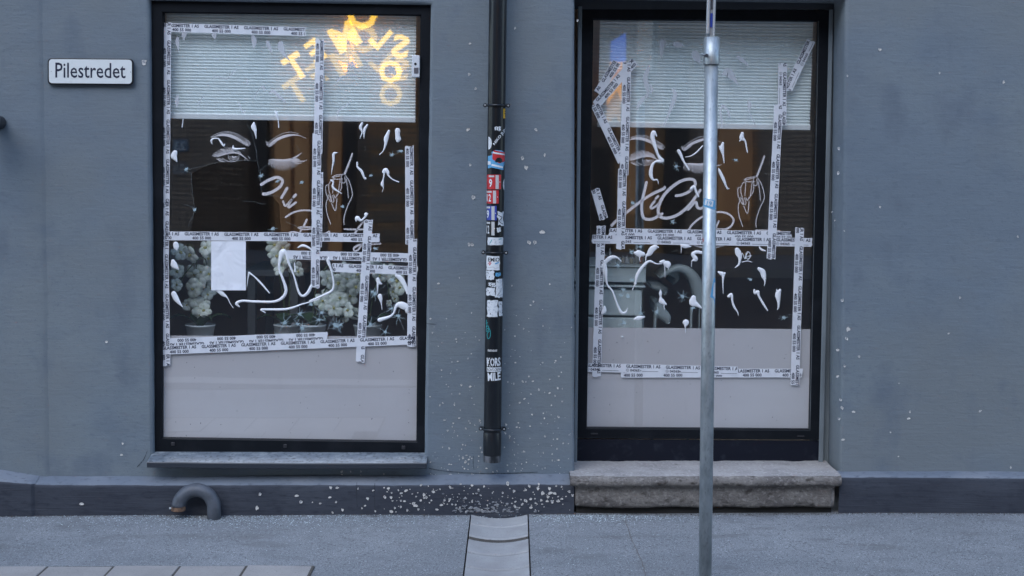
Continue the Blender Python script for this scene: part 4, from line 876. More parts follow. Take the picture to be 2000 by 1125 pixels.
def orchid(pot, flowers, Y, label, big=1.0):
    px, pw = pot; b = U(px, 650, Y); b.z = SHELF_Z
    e = empty('potted_orchid', b, label, 'orchid', 'white orchids behind the left window')
    top = U(px, 633, Y).z; r = pw / 2 * PX * 1.03; mb = MB(); n = 28; pts = []
    prof = [(0, 0), (.72, 0), (.74, .1), (1.0, .93), (1.03, .93), (1.03, 1.0), (.95, 1.0), (.9, .85), (0, .85)]
    hh = top - SHELF_Z; v = []; f = []
    for (rr, t) in prof:
        for k in range(n): v.append((b.x + r * rr * math.cos(6.2832 * k / n) * (1 + .008 * math.sin(t * 60)), Y + r * rr * math.sin(6.2832 * k / n), SHELF_Z + hh * t))
    for j in range(len(prof) - 1):
        for k in range(n): f.append((j * n + k, j * n + (k + 1) % n, (j + 1) * n + (k + 1) % n, (j + 1) * n + k))
    mk('pot', v, f, pot_m, e, smooth=True)
    rnd = random.Random(int(px)); fp = []
    for (x, y, s) in flowers:
        p = U(x, y, Y + rnd.uniform(-.05, .05)); fp.append(p)
        o = link('flower', rnd.choice(FL), p, e); k = s * PX * 1.2 * big; o.scale = (k, k, k)
        o.rotation_euler = (rnd.uniform(-.5, .45), rnd.uniform(-.8, .8), rnd.uniform(-.7, .7))
    base = Vector((b.x, Y, top - .02)); hi = max(fp, key=lambda q: q.z)
    for sgn in (-1, 1):
        mb = MB(); mid = (base + hi) / 2 + Vector((sgn * .05, .06, .14)); pts = []
        tgt = fp[0] if sgn < 0 else fp[-1]
        for k in range(13):
            t = k / 12; pts.append(base * (1 - t) ** 3 + (base + Vector((sgn * .03, .05, .25))) * 3 * t * (1 - t) ** 2 + (hi + Vector((sgn * .04, .05, .1))) * 3 * t * t * (1 - t) + (tgt + Vector((0, .02, 0))) * t ** 3)
        mb.tube(pts, .0032, 6); mb.build('stem', stem_m, e, smooth=True)
    for q in range(4):
        a = q * 1.6 + .4; v = []; f = []
        for k in range(7):
            t = k / 6; w_ = .028 * math.sin(min(1, t * 1.05 + .12) * math.pi) + .002; r_ = .15 * t
            c = base + Vector((r_ * math.cos(a), r_ * math.sin(a) * .6, .06 * math.sin(t * 2.4)))
            for s in (-1, 0, 1): v.append(c + Vector((-s * w_ * math.sin(a), s * w_ * math.cos(a), abs(s) * .008)))
        for k in range(6):
            for s in range(2): o_ = k * 3 + s; f.append((o_, o_ + 1, o_ + 4, o_ + 3))
        mk('leaf', v, f, leaf_m, e, smooth=True)
orchid((391, 58), [(352, 492, 17), (372, 497, 18), (402, 484, 16), (408, 505, 15), (345, 530, 15), (381, 534, 18), (392, 531, 14), (408, 535, 14), (378, 563, 19), (388, 556, 14), (412, 563, 13), (405, 575, 12), (390, 598, 18), (380, 590, 14), (398, 606, 14), (365, 596, 11), (390, 615, 10), (345, 556, 12)], 0.26, 'white orchid in a pale pot beside the paper sheet')
orchid((560, 52), [(536, 478, 17), (552, 484, 16), (540, 500, 16), (548, 515, 15), (575, 520, 13), (583, 530, 11), (560, 505, 13), (545, 528, 10)], 0.42, 'drooping white orchid blossoms behind the crossing tapes')
orchid((612, 50), [(642, 545, 19), (661, 552, 18), (678, 545, 17), (695, 560, 16), (648, 580, 20), (630, 588, 16), (664, 582, 17), (684, 578, 15), (652, 601, 16), (640, 596, 14), (680, 606, 14), (690, 612, 14), (672, 618, 12), (676, 528, 15), (700, 535, 15)], 0.24, 'large cluster of white orchid flowers above the cracked glass')
orchid((718, 56), [(735, 520, 15), (757, 530, 15), (775, 548, 17), (782, 562, 15), (768, 570, 12), (772, 583, 10), (742, 538, 14), (760, 592, 6)], 0.28, 'white orchid half hidden by the slanting tape at the right of the left window')
mb = MB(); a = U(312, 660, .1); b = U(830, 660, .1); mb.box(a.x, b.x, 0.10, 0.55, SHELF_Z - .03, SHELF_Z - .001)
tag(mb.build('window_shelf', mat('shelf_board', (0.2, 0.19, 0.18), 0.5), bevel=.003), 'wide shelf board inside the left window under the orchids', 'shelf')
# pedestal table dimly seen between the orchids
t = empty('side_table', (U(520, 600, 1.0).x, 1.0, 0), 'dim side table between the orchids behind the left window', 'table')
x0, x1 = U(488, 530, 1.0).x, U(600, 530, 1.0).x; zt = U(540, 522, 1.0).z
mb = MB(); mb.box(x0, x1, .8, 1.4, zt - .03, zt); mb.build('table_top', mat('table_grey', (0.22, 0.22, 0.22), .5), t, bevel=.004)
for dx in (.04, x1 - x0 - .04):
    for y in (.84, 1.36): mb = MB(); mb.box(x0 + dx - .02, x0 + dx + .02, y - .02, y + .02, 0.001, zt - .03); mb.build('leg', MATS['table_grey'], t, bevel=.003)
# counter in the right window
YC = 0.40
ct = empty('counter', (U(1200, 640, YC).x, YC, 0), 'pale grey reception counter at the left behind the right window', 'counter')
cm = mat('counter_paint', (0.78, 0.84, 0.82), 0.55)
def wbox(px0, py0, px1, py1, Y, dy, name, m_, par, bev=.004):
    a = U(px0, py0, Y); b = U(px1, py1, Y); mb = MB(); mb.box(a.x, b.x, Y, Y + dy, b.z, a.z); return mb.build(name, m_, par, bevel=bev)
wbox(1100, 521, 1261.5, 552, YC, .5, 'upper_drawer', cm, ct); wbox(1098, 556, 1261, 562, YC - .012, .5, 'ledge', cm, ct)
wbox(1100, 564, 1253, 617, YC + .01, .48, 'door_panel', cm, ct); wbox(1100, 619, 1253, 700, YC + .01, .48, 'lower_panel', cm, ct)
wbox(1098, 517.5, 1263, 521, YC - .015, .52, 'counter_top', cm, ct)
zc = U(1200, 517.5, YC - .015).z
for k, (px, h, r, colr) in enumerate([(1170, 26, 5, (.35, .3, .12)), (1182, 18, 4, (.25, .12, .06)), (1191, 30, 3, (.5, .5, .5)), (1208, 14, 5, (.45, .47, .45)), (1217, 15, 4, (.4, .36, .3)), (1224, 16, 4, (.5, .5, .5)), (1233, 13, 4, (.45, .4, .3)), (1243, 36, 5, (.2, .17, .15)), (1252, 24, 4, (.35, .14, .08))]):
    p = U(px, 517, YC + .1); e = empty('bottle', (p.x, YC + .1, zc), ['stubby olive bottle at the left end of the counter', 'small brown bottle on the counter, second from left', 'slim tall grey tube on the counter', 'short pale jar on the counter', 'short beige jar on the counter', 'short grey bottle on the counter', 'squat tan jar on the counter', 'tall dark bottle near the right end of the counter', 'red-brown bottle at the right end of the counter'][k], 'bottle', 'bottles on the counter')
    mb = MB(); hh = h * PX * 1.08; rr = r * PX; n = 12; mb.tube([(p.x, YC + .1, zc), (p.x, YC + .1, zc + hh * .66), (p.x, YC + .1, zc + hh * .76)], [rr, rr, rr * .55], n)
    mb.build('bottle_body', mat('bottle%d' % k, colr, .25), e, smooth=False); mb = MB(); mb.tube([(p.x, YC + .1, zc + hh * .765), (p.x, YC + .1, zc + hh)], rr * .5, n); mb.build('cap', mat('cap_grey', (.4, .4, .4), .4), e)
# chair: bent grey arm loop, shell seat and legs
YCH = 0.52
chm = mat('chair_grey', (0.5, 0.55, 0.55), 0.7); chd = mat('chair_dark', (0.035, 0.037, 0.042), 0.6)
cr = empty('chair', (U(1330, 640, YCH).x, YCH + .2, 0), 'grey padded chair with a curved arm loop behind the right window', 'chair')
def band(path, Y, wid, m_, name):
    """a padded band following photo points, extruded in depth; path points (x, y, thickness px)"""
    s = spline(path, 3.0); v = []; f = []
    for i, (x, y, wd) in enumerate(s):
        a_, b_ = s[max(i - 1, 0)], s[min(i + 1, len(s) - 1)]; l = math.hypot(b_[0] - a_[0], b_[1] - a_[1]) or 1; nx_, ny_ = -(b_[1] - a_[1]) / l, (b_[0] - a_[0]) / l
        for (k, dy) in ((-.5, .02), (-.3, 0), (.3, 0), (.5, .02), (.5, wid), (-.5, wid)):
            p = U(x + nx_ * wd * k, y + ny_ * wd * k, Y); v.append((p.x, Y + dy, p.z))
    for i in range(len(s) - 1):
        for k in range(6): f.append((i * 6 + k, i * 6 + (k + 1) % 6, (i + 1) * 6 + (k + 1) % 6, (i + 1) * 6 + k))
    f += [tuple(range(6)), tuple(range((len(s) - 1) * 6, len(s) * 6))[::-1]]
    return mk(name, v, f, m_, cr, smooth=True)
band([(1292, 541, 5), (1310, 530, 9), (1326, 525, 13), (1342, 529, 17), (1355, 542, 21), (1363, 560, 24), (1368, 585, 22), (1368, 600, 20)], YCH, .10, chm, 'arm_loop')
band([(1290, 544, 3), (1305, 533, 10), (1318, 534, 16), (1324, 545, 10), (1314, 556, 4)], YCH + .12, .3, chm, 'backrest')
band([(1272, 560, 6), (1285, 563, 12), (1299, 566, 14), (1298, 576, 8)], YCH + .1, .3, chm, 'side_pad')
band([(1284, 590, 10), (1292, 610, 22), (1302, 622, 20), (1306, 632, 8)], YCH - .02, .3, chm, 'seat_pad')
for (px0, py0, px1, py1) in [(1278, 600, 1283, 700), (1349, 600, 1353, 700), (1256, 620, 1258, 700), (1366, 600, 1368, 700)]:
    a = U(px0, py0, YCH); b = U(px1, py0, YCH); mb = MB(); mb.box(a.x, b.x, YCH, YCH + .03, .001, a.z); mb.build('leg', chm, cr, bevel=.003)

# ------------------------------------------------------------------ street name sign
sgn = empty('street_name_sign', U(177, 168, -.01), 'white enamel street name sign reading Pilestredet on the wall', 'sign')
def rrect(x0, y0, x1, y1, r, n=6):
    out = []
    for (cx_, cy_, a0) in [(x1 - r, y0 + r, -90), (x1 - r, y1 - r, 0), (x0 + r, y1 - r, 90), (x0 + r, y0 + r, 180)]:
        for k in range(n + 1): a = RAD(a0 + 90 * k / n); out.append((cx_ + r * math.cos(a), cy_ + r * math.sin(a)))
    return out
def signp(p, Y):                       # the photographed plate is level to the eye: pixel frame turned with the camera roll
    return U(p[0], p[1] + (p[0] - 177) * 0.008, Y)
o4 = rrect(93, 114, 261, 166, 8); i4 = rrect(95.5, 116, 257.5, 163, 6.5)
mb = MB(); mb.prism([signp(p, -.018) for p in o4], [signp(p, .012) for p in o4]); mb.build('sign_back', black_m, sgn, bevel=.0015)
mb = MB(); mb.prism([signp(p, -.021) for p in i4], [signp(p, -.0175) for p in i4]); mb.build('sign_face', white_m, sgn)
tv, tf = text('Pilestredet', .006)
vv = [signp((108 + x * 137, 152.3 - y * 29.5), -.0216) for (x, y) in tv]; mk('sign_lettering', vv, tf, ink_m, sgn)
for x in (100, 255): 
    p = signp((x, 140), -.0213); 
    mb = MB(); mb.tube([(p.x, p.y, p.z), (p.x, p.y + .004, p.z)], .0022, 10); mb.build('screw', steel_m, sgn)
# added fixture standing in for a soft dark blur at the left edge
p = U(-31, 238, -.2); wl = empty('blur_fixture', (p.x, -.03, p.z), 'dark rounded wall fixture cut by the left picture edge', 'lamp')
mb = MB(); mb.tube([(p.x, -.02, p.z), (p.x, -.12, p.z)], .03, 20); mb.build('arm', black_m, wl)
mb = MB(); mb.tube([(p.x, -.28, p.z - .04), (p.x, -.27, p.z - .02), (p.x, -.2, p.z), (p.x, -.13, p.z + .01), (p.x, -.1, p.z)], [.02, .045, .06, .045, .02], 20); mb.build('fixture_body', black_m, wl, smooth=True)

# ------------------------------------------------------------------ downpipe
YP = -0.085; RP = 0.0385
top = U(973.5, -60, YP); bot = U(961, 901, YP)
dp = empty('downpipe', (bot.x, YP, bot.z), 'black downpipe covered in stickers between the two windows', 'downpipe')
dirp = (top - bot).normalized(); topx = bot + dirp * 4.5
def pipe_c(py): # axis point at photo row
    lo, hi = 0.0, 3.0
    z = U(967, py, YP).z; return bot + dirp * ((z - bot.z) / dirp.z)
prof = [(0, RP * .98), (.002, RP * .99), (0.02, RP), (0.035, RP * 1.0), (4.5, RP)]
mb = MB(); mb.tube([bot + dirp * s for s, r in prof], [r for s, r in prof], 40, cap=False); mb.tube([bot + dirp * .06, bot + dirp * .005, bot], [RP * .9, RP * .9, RP * .98], 40, cap=False)
mb.build('pipe', pipe_m, dp, smooth=True)
j = bot + dirp * .0
mb = MB(); c1 = pipe_c(844); mb.tube([bot + dirp * .03, bot + dirp * .034, c1 - dirp * .004, c1], [RP * 1.005, RP * 1.04, RP * 1.04, RP * 1.005], 40, cap=False); mb.build('shoe', pipe_m, dp, smooth=True)
scr = mat('scraped_steel', (0.30, 0.31, 0.33), 0.35, 0.7, var=((45, 45, 9), (0.05, 0.055, 0.06), 0.35, 0.65))
mb = MB(); mb.tube([bot - dirp * .001, bot + dirp * .004, bot + dirp * .029], [RP * .985, RP * 1.0, RP * 1.02], 40, cap=False); mb.build('scraped_rim', scr, dp, smooth=True)
mb = MB(); c = bot; mb.tube([bot + dirp * 0.02, bot + dirp * 4.5], .004, 6); 
for py in (206, 493, 837):
    c = pipe_c(py); mb = MB(); rr = RP + .004 + (.002 if py > 800 else 0)
    ringp = [(c.x + rr * math.cos(RAD(a)), c.y + rr * math.sin(RAD(a)), c.z) for a in range(180, 361, 12)]
    mb.tube([(c.x - rr, c.y + .03, c.z)] + ringp + [(c.x + rr, c.y + .03, c.z)], .0052, 8)
    br = mb.build('bracket', pipe_m, dp, smooth=True)
    mb = MB(); mb.tube([(c.x, c.y + RP, c.z), (c.x, .0, c.z)], .006, 8); mb.build('bracket_stem', pipe_m, dp, smooth=True)
    for sg in (-1, 1):
        x = c.x + sg * (rr + .007); mb = MB(); mb.tube([(x, c.y - .012, c.z), (x, c.y - .010, c.z), (x, c.y + .012, c.z)], [.007, .0085, .0085], 14); bo = mb.build('bracket_lug', pipe_m, br)
        mb = MB(); mb.tube([(x, c.y - .0145, c.z), (x, c.y - .012, c.z)], [.003, .0042], 10); mb.build('bolt', mat('bright_bolt', (.75, .77, .78), .3, .6), dp)
# stickers wrapped round the pipe
def wrap(bm2, cen, R, dr, mi_of=None):
    """bmesh in photo pixels (x, y) -> vertices on a cylinder (cen(py) axis point)"""
    out = []
    for vtx in bm2.verts:
        c = cen(vtx.co.y); ref = U(1000, vtx.co.y, c.y - R * .8); p = U(vtx.co.x, vtx.co.y, c.y - R * .7)
        s = max(-.97, min(.97, (p.x - c.x) / R)); out.append(Vector((c.x + (R + dr) * s, c.y - (R + dr) * math.sqrt(1 - s * s), p.z)))
    return out
def cutx(bm2, xa, xb, stp=2.5):
    x = xa + stp
    while x < xb:
        bmesh.ops.bisect_plane(bm2, geom=bm2.verts[:] + bm2.edges[:] + bm2.faces[:], plane_co=(x, 0, 0), plane_no=(1, 0, 0)); x += stp
def sticker(name, label, layers, cen=pipe_c, R=RP, base=.0004, cat='sticker', group=None):
    """layers: (loops or ('T', text, x, y, w, h, rot, bold), material); first is the sticker, the rest printed children"""
    root = None
    for k, (shape, m_) in enumerate(layers):
        bm2 = bmesh.new()
        if shape[0] == 'T':
            _, body, x, y, wd, ht, rot, bold = shape; tv, tf = text(body, bold); bv = []
            for (a, b) in tv:
                u, v_ = a * wd, -b * ht; bv.append(bm2.verts.new((x + u * math.cos(rot) + v_ * -math.sin(rot), y + u * math.sin(rot) + v_ * math.cos(rot), 0)))
            for q in tf:
                try: bm2.faces.new([bv[i] for i in q])
                except ValueError: pass
        elif shape[0] == 'S':
            for st in shape[1]:
                s = spline(st, 1.0); 
                for a, b in zip(s, s[1:]):
                    l = math.hypot(b[0] - a[0], b[1] - a[1]) or 1; nx_, ny_ = -(b[1] - a[1]) / l * a[2] / 2, (b[0] - a[0]) / l * a[2] / 2
                    bm2.faces.new([bm2.verts.new(c) for c in ((a[0] - nx_, a[1] - ny_, 0), (b[0] - nx_, b[1] - ny_, 0), (b[0] + nx_, b[1] + ny_, 0), (a[0] + nx_, a[1] + ny_, 0))])
        else:
            for lp in shape:
                tri = tessellate_polygon([[Vector((x, y, 0)) for x, y in lp]]); bv = [bm2.verts.new((x, y, 0)) for x, y in lp]
                for q in tri:
                    try: bm2.faces.new([bv[i] for i in q])
                    except ValueError: pass
            xx = [v_.co.x for v_ in bm2.verts]; cutx(bm2, min(xx), max(xx))
        bm2.verts.index_update(); vv = wrap(bm2, cen, R, base + .0003 * k); ff = [tuple(v_.index for v_ in fc.verts) for fc in bm2.faces]; bm2.free()
        o = mk(name if k == 0 else 'print', vv, ff, m_, root)
        if k == 0: root = o; tag(o, label, cat, group)
        else: tag(o, kind='stuff')
    return root
def rc(x0, y0, x1, y1, sk=0): return [(x0, y0), (x1, y0 + sk), (x1, y1 + sk), (x0, y1)]
def torn(x0, y0, x1, y1, seed, j=1.6):
    r = random.Random(seed); pts = []
    for k in range(5): pts.append((x0 + (x1 - x0) * k / 5 + r.uniform(-j, j) * .5, y0 + r.uniform(-j, j)))
    for k in range(6): pts.append((x1 + r.uniform(-j, j), y0 + (y1 - y0) * k / 6))
    for k in range(5): pts.append((x1 - (x1 - x0) * k / 5, y1 + r.uniform(-j, j)))
    for k in range(6): pts.append((x0 + r.uniform(-j, j), y1 - (y1 - y0) * k / 6))
    return pts
sw_ = mat('sticker_white', (.75, .77, .78), .5); sr = mat('sticker_red', (.55, .03, .035), .45); sb = mat('sticker_blue', (.045, .07, .35), .45); sk = mat('sticker_black', (.012, .012, .014), .4)
sy = mat('sticker_yellow', (.75, .42, .02), .45); sl = mat('sticker_lightblue', (.12, .38, .62), .45); sg_ = mat('sticker_grey', (.55, .55, .54), .5); st_ = mat('sticker_teal', (.03, .35, .36), .5)
sworn = mat('sticker_torn', (.70, .72, .73), .7, var=((90, 90, 90), (.42, .46, .5), .5, .68)); spink = mat('sticker_pink', (.62, .28, .3), .6)
SG = 'stickers on the downpipe'
sticker('sticker', 'narrow yellow sticker at the right side below the top pipe bracket', [([rc(983, 212, 989.5, 231)], sy), ([rc(985.5, 216, 987.5, 218), rc(985, 221, 987.5, 223), rc(985.3, 226, 988, 227)], sk)], group=SG)
sticker('sticker', 'small torn white sticker above the slanted NIKO lettering', [([torn(966.5, 247.5, 978, 255, 1, 1.0)], sworn), ([rc(969, 248, 970, 254), rc(973, 249, 974, 255)], sk)], group=SG)
sticker('sticker', 'black sticker with white slanted NIKO JUN lettering', [([[(961, 281), (986, 246), (990, 254), (967, 287)]], sk), (('T', 'NIKO JUN', 967.5, 284.5, 40, 6.5, RAD(-53), .02), sw_)], group=SG)
sticker('sticker', 'white round sticker cut off at the left side of the pipe', [([[(954 + 6.5 * math.cos(a), 279.5 + 12.5 * math.sin(a)) for a in [k * math.pi / 10 - math.pi / 2 for k in range(11)]]], sw_), (('S', [[(954, 270, .8), (958, 275, .8), (958.5, 283, .8), (955, 288, .8)]]), sg_)], group=SG)
sticker('sticker', 'red and blue sticker with a black animal shape', [([[(960, 297), (968, 293), (980, 294), (987, 299), (987.5, 318), (983, 326), (983, 332), (960, 327), (953, 329), (953, 305), (961, 303)]], sl),
    ([[(965, 293.5), (987, 298), (987, 303), (986.5, 315), (975, 319), (962, 311), (962, 300)]], sr), ([[(963, 296.5), (986, 300.5), (986, 303.5), (963, 299.5)], [(960.5, 320), (982, 325), (982, 328.5), (960, 323.5)], [(953, 315), (958, 315), (959, 321), (953, 322)]], sw_),
    ([[(967, 314), (971, 308), (977, 307.5), (980, 311), (981, 315), (978, 318), (973, 316.5), (968, 317)]], sk)], group=SG)
def numst(y0, y1, xr, bar, num, nx, nw, m_, lab):
    x0 = 950.6; h = y1 - y0
    sticker('sticker', lab, [([rc(x0, y0, xr, y1)], m_), ([rc(bar, y0 + .8, bar + 6, y1 - .5)], sg_), ([rc(max(x0, bar - 13), y0 + 1.5, bar - 2.5, y0 + 5)], sg_), (('T', num, nx, y1 - 4, nw, h * .56, 0, .02), sw_), ([rc(xr - 3.2, y0 + h * .48, xr - 1.6, y0 + h * .53)], sw_)], group=SG)
numst(341, 369.5, 978.5, 968, '9', 955.5, 6, sr, 'red number sticker, topmost on the pipe'); numst(371.5, 397.5, 974, 963, '12', 951.2, 8, sr, 'red number sticker between the other red one and the blue one'); numst(402, 430, 970, 960, '9', 951, 4.5, sb, 'blue number sticker below the two red ones')
numst(432, 460, 968.5, 960, '12', 950.8, 5, sk, 'black number sticker with a pale bar, below the blue one')
sticker('sticker', 'torn white scrap right of the blue number sticker', [([torn(972, 414, 984, 440, 4, 2.4)], sworn), (('S', [[(973, 420, 1.2), (980, 425, 1.2), (975, 432, 1.2), (982, 438, 1.2)]]), sk)], group=SG)
sticker('sticker', 'small torn white scrap right of the black number sticker', [([torn(971, 444, 978, 453, 5, 1.0)], sworn)], group=SG)
sticker('sticker', 'white round sticker cut off at the right side of the pipe', [([[(988 - 6 * math.cos(a), 361 + 13 * math.sin(a)) for a in [k * math.pi / 10 - math.pi / 2 for k in range(11)]]], sw_), ([[(988 - 3.5 * math.cos(a), 361 + 9 * math.sin(a)) for a in [k * math.pi / 10 - math.pi / 2 for k in range(11)]]], sk)], group=SG)
sticker('sticker', 'pale rectangular worn sticker just above the middle pipe bracket', [([torn(952.5, 463.5, 982.5, 478.5, 6, .5)], sworn), (('S', [[(957, 475, 1.2), (961, 468, 1.2)], [(975, 467, 1.5), (979, 466, 1.5)]]), st_)], group=SG)
sticker('sticker', 'white sticker with EMIO lettering and red scribble below the middle bracket', [([torn(950.5, 500, 976, 527, 7, .8)], sw_), (('T', 'EMIO', 953.5, 511, 22, 8, 0, .02), sk), (('S', [[(953, 516, 1), (958, 511, 1), (956, 518, 1), (960, 513, 1)]]), sr), (('S', [[(967, 515, 2.2), (974, 512, 2.2)]]), sl), (('S', [[(953, 523, 1), (964, 521, 1), (966, 524, 1), (974, 522, 1)]]), sg_)], group=SG)
for k, (a, lab) in enumerate([((949.5, 528, 965, 546), 'torn white paper scrap below the EMIO sticker, left of two'), ((968, 532, 978, 539), 'small pale blue scrap below the EMIO sticker'), ((968, 545, 983, 578), 'tall torn white scrap on the right of the pipe'), ((949.5, 562, 967, 577), 'torn white scrap low on the left of the pipe'), ((954.5, 551, 960, 558), 'tiny white scrap between larger torn stickers'), ((961, 552, 968, 560), 'tiny grey scrap between larger torn stickers'), ((966, 577, 981, 581), 'thin torn white sliver above the square scrap'), ((951.5, 586, 972, 618), 'square torn white sticker, lowest of the torn ones'), ((974, 589, 981.5, 617), 'narrow torn white strip beside the square torn sticker')]):
    sticker('sticker', lab, [([torn(*a, 20 + k, 1.1)], sworn if k not in (1,) else sl), (('S', [[(a[0] + 3, a[1] + 4, 1), (a[0] + 5, a[1] + 6, 1)], [(a[0] + 6, a[3] - 4, 1), (a[0] + 7, a[3] - 7, 1)]]), sk)], group=SG)
sticker('marker_scribble', 'teal looping pen scribble on the pipe', [(('S', [[(950, 625, 1), (951, 634, 1), (949.5, 640, 1), (953, 636, 1), (955, 642, 1), (951, 648, 1), (950, 643, 1), (955, 641, 1), (958, 648, 1), (957, 658, 1), (953, 661, 1), (951.5, 652, 1), (956, 646, 1)], [(948.8, 632, .9), (953, 630, .9)]]), st_)], cat='graffiti')
sticker('sticker', 'tiny row of pale letters above the KORS sticker', [([rc(952, 681, 972, 687)], sk)] + [([rc(953 + k * 2.6, 682 + (k % 2) * .4, 954.8 + k * 2.6, 686)], sg_) for k in range(7)], group=SG)
sticker('sticker', 'black and white sticker with bold KORS and MILE lettering', [([rc(950, 697, 979, 746)], sk), (('T', 'KORS', 951.5, 715.5, 26, 17, RAD(-2), .03), sw_), ([rc(951.2, 717, 978.5, 725.5)], sw_), (('T', "RON'S CREW", 952, 724.3, 26, 5.8, 0, .012), sk), (('T', 'MILE', 953.5, 743.5, 24, 16, RAD(-3), .03), sw_)], group=SG)

# ------------------------------------------------------------------ gooseneck vent pipe by the plinth
YV = PLY - .055; g = G(418, 1012); rr = .0305
gn = empty('vent_pipe', (U(418, 1012, YV).x, YV, 0), 'grey gooseneck vent pipe rising from the pavement at the plinth', 'pipe')
lx = U(418, 1000, YV).x; ztop = U(384, 945, YV).z - rr; RB_ = (lx - U(350, 985, YV).x) / 2 + .002
pts = [(lx + .001, YV, -.12), (lx, YV, ztop - RB_ - .012)]
for k in range(1, 22):
    a = RAD(k * 178 / 21); pts.append((lx - RB_ + RB_ * math.cos(a), YV + .01 * math.sin(a), ztop - RB_ + RB_ * math.sin(a)))
vm = mat('vent_paint', (0.09, 0.10, 0.118), .5, var=((25, 25, 25), (.06, .068, .08), .45, .7), bump=((60, 60, 60), .3, .002, 4, 0))
mb = MB(); mb.tube(pts, rr, 24); mb.build('bent_pipe', vm, gn, smooth=True)
ex = Vector(pts[-1]); mb = MB(); mb.tube([ex + Vector((0, 0, .004)), ex + Vector((.001, 0, -.013))], rr * 1.02, 24); mb.tube([ex + Vector((.001, 0, -.013)), ex + Vector((0.001, 0, -.016))], [rr * 1.02, rr * .9], 24); mb.build('rusty_rim', mat('rust', (.22, .13, .08), .8, var=((60, 60, 60), (.1, .06, .04), .4, .65)), gn, smooth=False)
mb = MB(); mb.tube([ex + Vector((-rr * 1.0, -.004, -.004)), ex + Vector((-rr * 1.0 - .009, -.006, -.004))], .005, 8); mb.build('clamp_screw', steel_m, gn)

# ------------------------------------------------------------------ sign post in front
YQ = -1.15
a = U(1389.5, 128, YQ); b = U(1377, 1125, YQ); dpx = (a - b).normalized(); base = b + dpx * ((0.0 - b.z) / dpx.z)
post = empty('sign_post', (base.x, YQ, 0), 'galvanised steel sign post standing in front of the right window', 'post')
def post_c(py): z = U(1383, py, YQ).z; return base + dpx * ((z - base.z) / dpx.z)
RQ = 13.1 * (YQ + 6.25) / FPX
cA = post_c(72); cB = post_c(126)
mb = MB(); mb.tube([base - dpx * .1, post_c(110)], RQ, 40); mb.build('tube', steel_m, post, smooth=True)
mb = MB(); mb.tube([cB, cB + dpx * .002, cA - dpx * .002, cA, cA - dpx * .004, cA - dpx * .06], [RQ * 1.17, RQ * 1.19, RQ * 1.19, RQ * 1.15, RQ * .95, RQ * .95], 40, cap=False); mb.build('collar', steel_m, post, smooth=True)
c = post_c(108); mb = MB(); mb.tube([(c.x - RQ * 1.0, c.y - .012, c.z), (c.x - RQ * 1.45, c.y - .016, c.z)], .0042, 10); mb.tube([(c.x - RQ * 1.45, c.y - .016, c.z), (c.x - RQ * 1.62, c.y - .0175, c.z)], .0065, 6); mb.build('set_screw', steel_m, post)
mb = MB(); mb.tube([(c.x - RQ * .95, c.y - .02, c.z - .002), (c.x - RQ * .9, c.y - .036, c.z - .002)], .006, 6); mb.build('hex_nut', mat('dark_bolt', (.12, .12, .13), .4, .6), post)
# sign seen edge-on: two aluminium rims with a recessed strip between
zb = post_c(74).z; cz = post_c(74); q = U(1386.5, 40, YQ); wid = 9.0 * 5.1 / FPX
hd = empty('street_sign', (q.x, YQ, zb), 'aluminium framed sign seen edge-on at the top of the sign post', 'sign')
def edgebox(x0, x1, y0, y1, z0, z1, nm, m_, bev=.002): mb = MB(); mb.box(x0, x1, y0, y1, z0, z1); return mb.build(nm, m_, hd, bevel=bev)
xa = U(1379.5, 40, YQ).x; xb = U(1397, 40, YQ).x; alu = mat('sign_alu', (.66, .69, .71), .35, .7)
edgebox(xa, xa + .0125, YQ - .02, YQ + .34, zb + .012, zb + .75, 'face_panel', alu, .004); edgebox(xb - .0085, xb, YQ - .018, YQ + .34, zb + .004, zb + .75, 'face_panel', alu, .003)
edgebox(xa + .0127, xb - .0087, YQ - .008, YQ + .33, zb + .0, zb + .75, 'edge_strip', mat('edge_grey', (.36, .38, .41), .4, .5), 0)
edgebox(xa + .0135, xb - .0095, YQ - .0105, YQ - .0082, zb + .036, zb + .085, 'blue_sticker', mat('edge_blue', (.02, .05, .32), .4), 0)
edgebox(xa + .0145, xb - .0105, YQ - .0105, YQ - .0082, zb + .1, zb + .6, 'slot', mat('edge_dark', (.05, .055, .07), .4), 0)
mb = MB(); cc = post_c(76); mb.tube([cc - dpx * .05, cc + dpx * .03], .008, 12); mb.build('stub', mat('edge_dark', (.05, .055, .07), .4), hd)
hd.rotation_euler = (0, 0, -math.atan2(hd.location.x - CAM.x, YQ - CAM.y) )
PG = 'stickers on the sign post'
sticker('sticker', 'blue sticker with a white 19 on the sign post', [([[(1376, 387), (1397, 391.5), (1397, 410), (1374, 403)]], sl), ([[(1378, 389), (1393, 392.5), (1391.5, 404), (1376.5, 400)]], sw_), (('T', '19', 1379.5, 400.5, 9.5, 9, RAD(12), .02), sl)], cen=post_c, R=RQ, group=PG)
sticker('sticker', 'torn red and white sticker at the left side of the sign post', [([torn(1368.6, 456, 1374, 480, 31, 1.2)], sw_), (('S', [[(1370, 458, 1.2), (1373, 463, 1.4), (1374, 471, 1.4), (1370, 478, 1.2)]]), sr)], cen=post_c, R=RQ, group=PG)
sticker('sticker', 'teal and white torn sticker at the right side of the sign post', [([[(1394, 543), (1397, 543), (1397, 596), (1393.5, 583), (1386.5, 580), (1389, 566)]], sl), ([[(1394, 552), (1397, 552), (1397, 585), (1392, 577)]], sw_)], cen=post_c, R=RQ, group=PG)

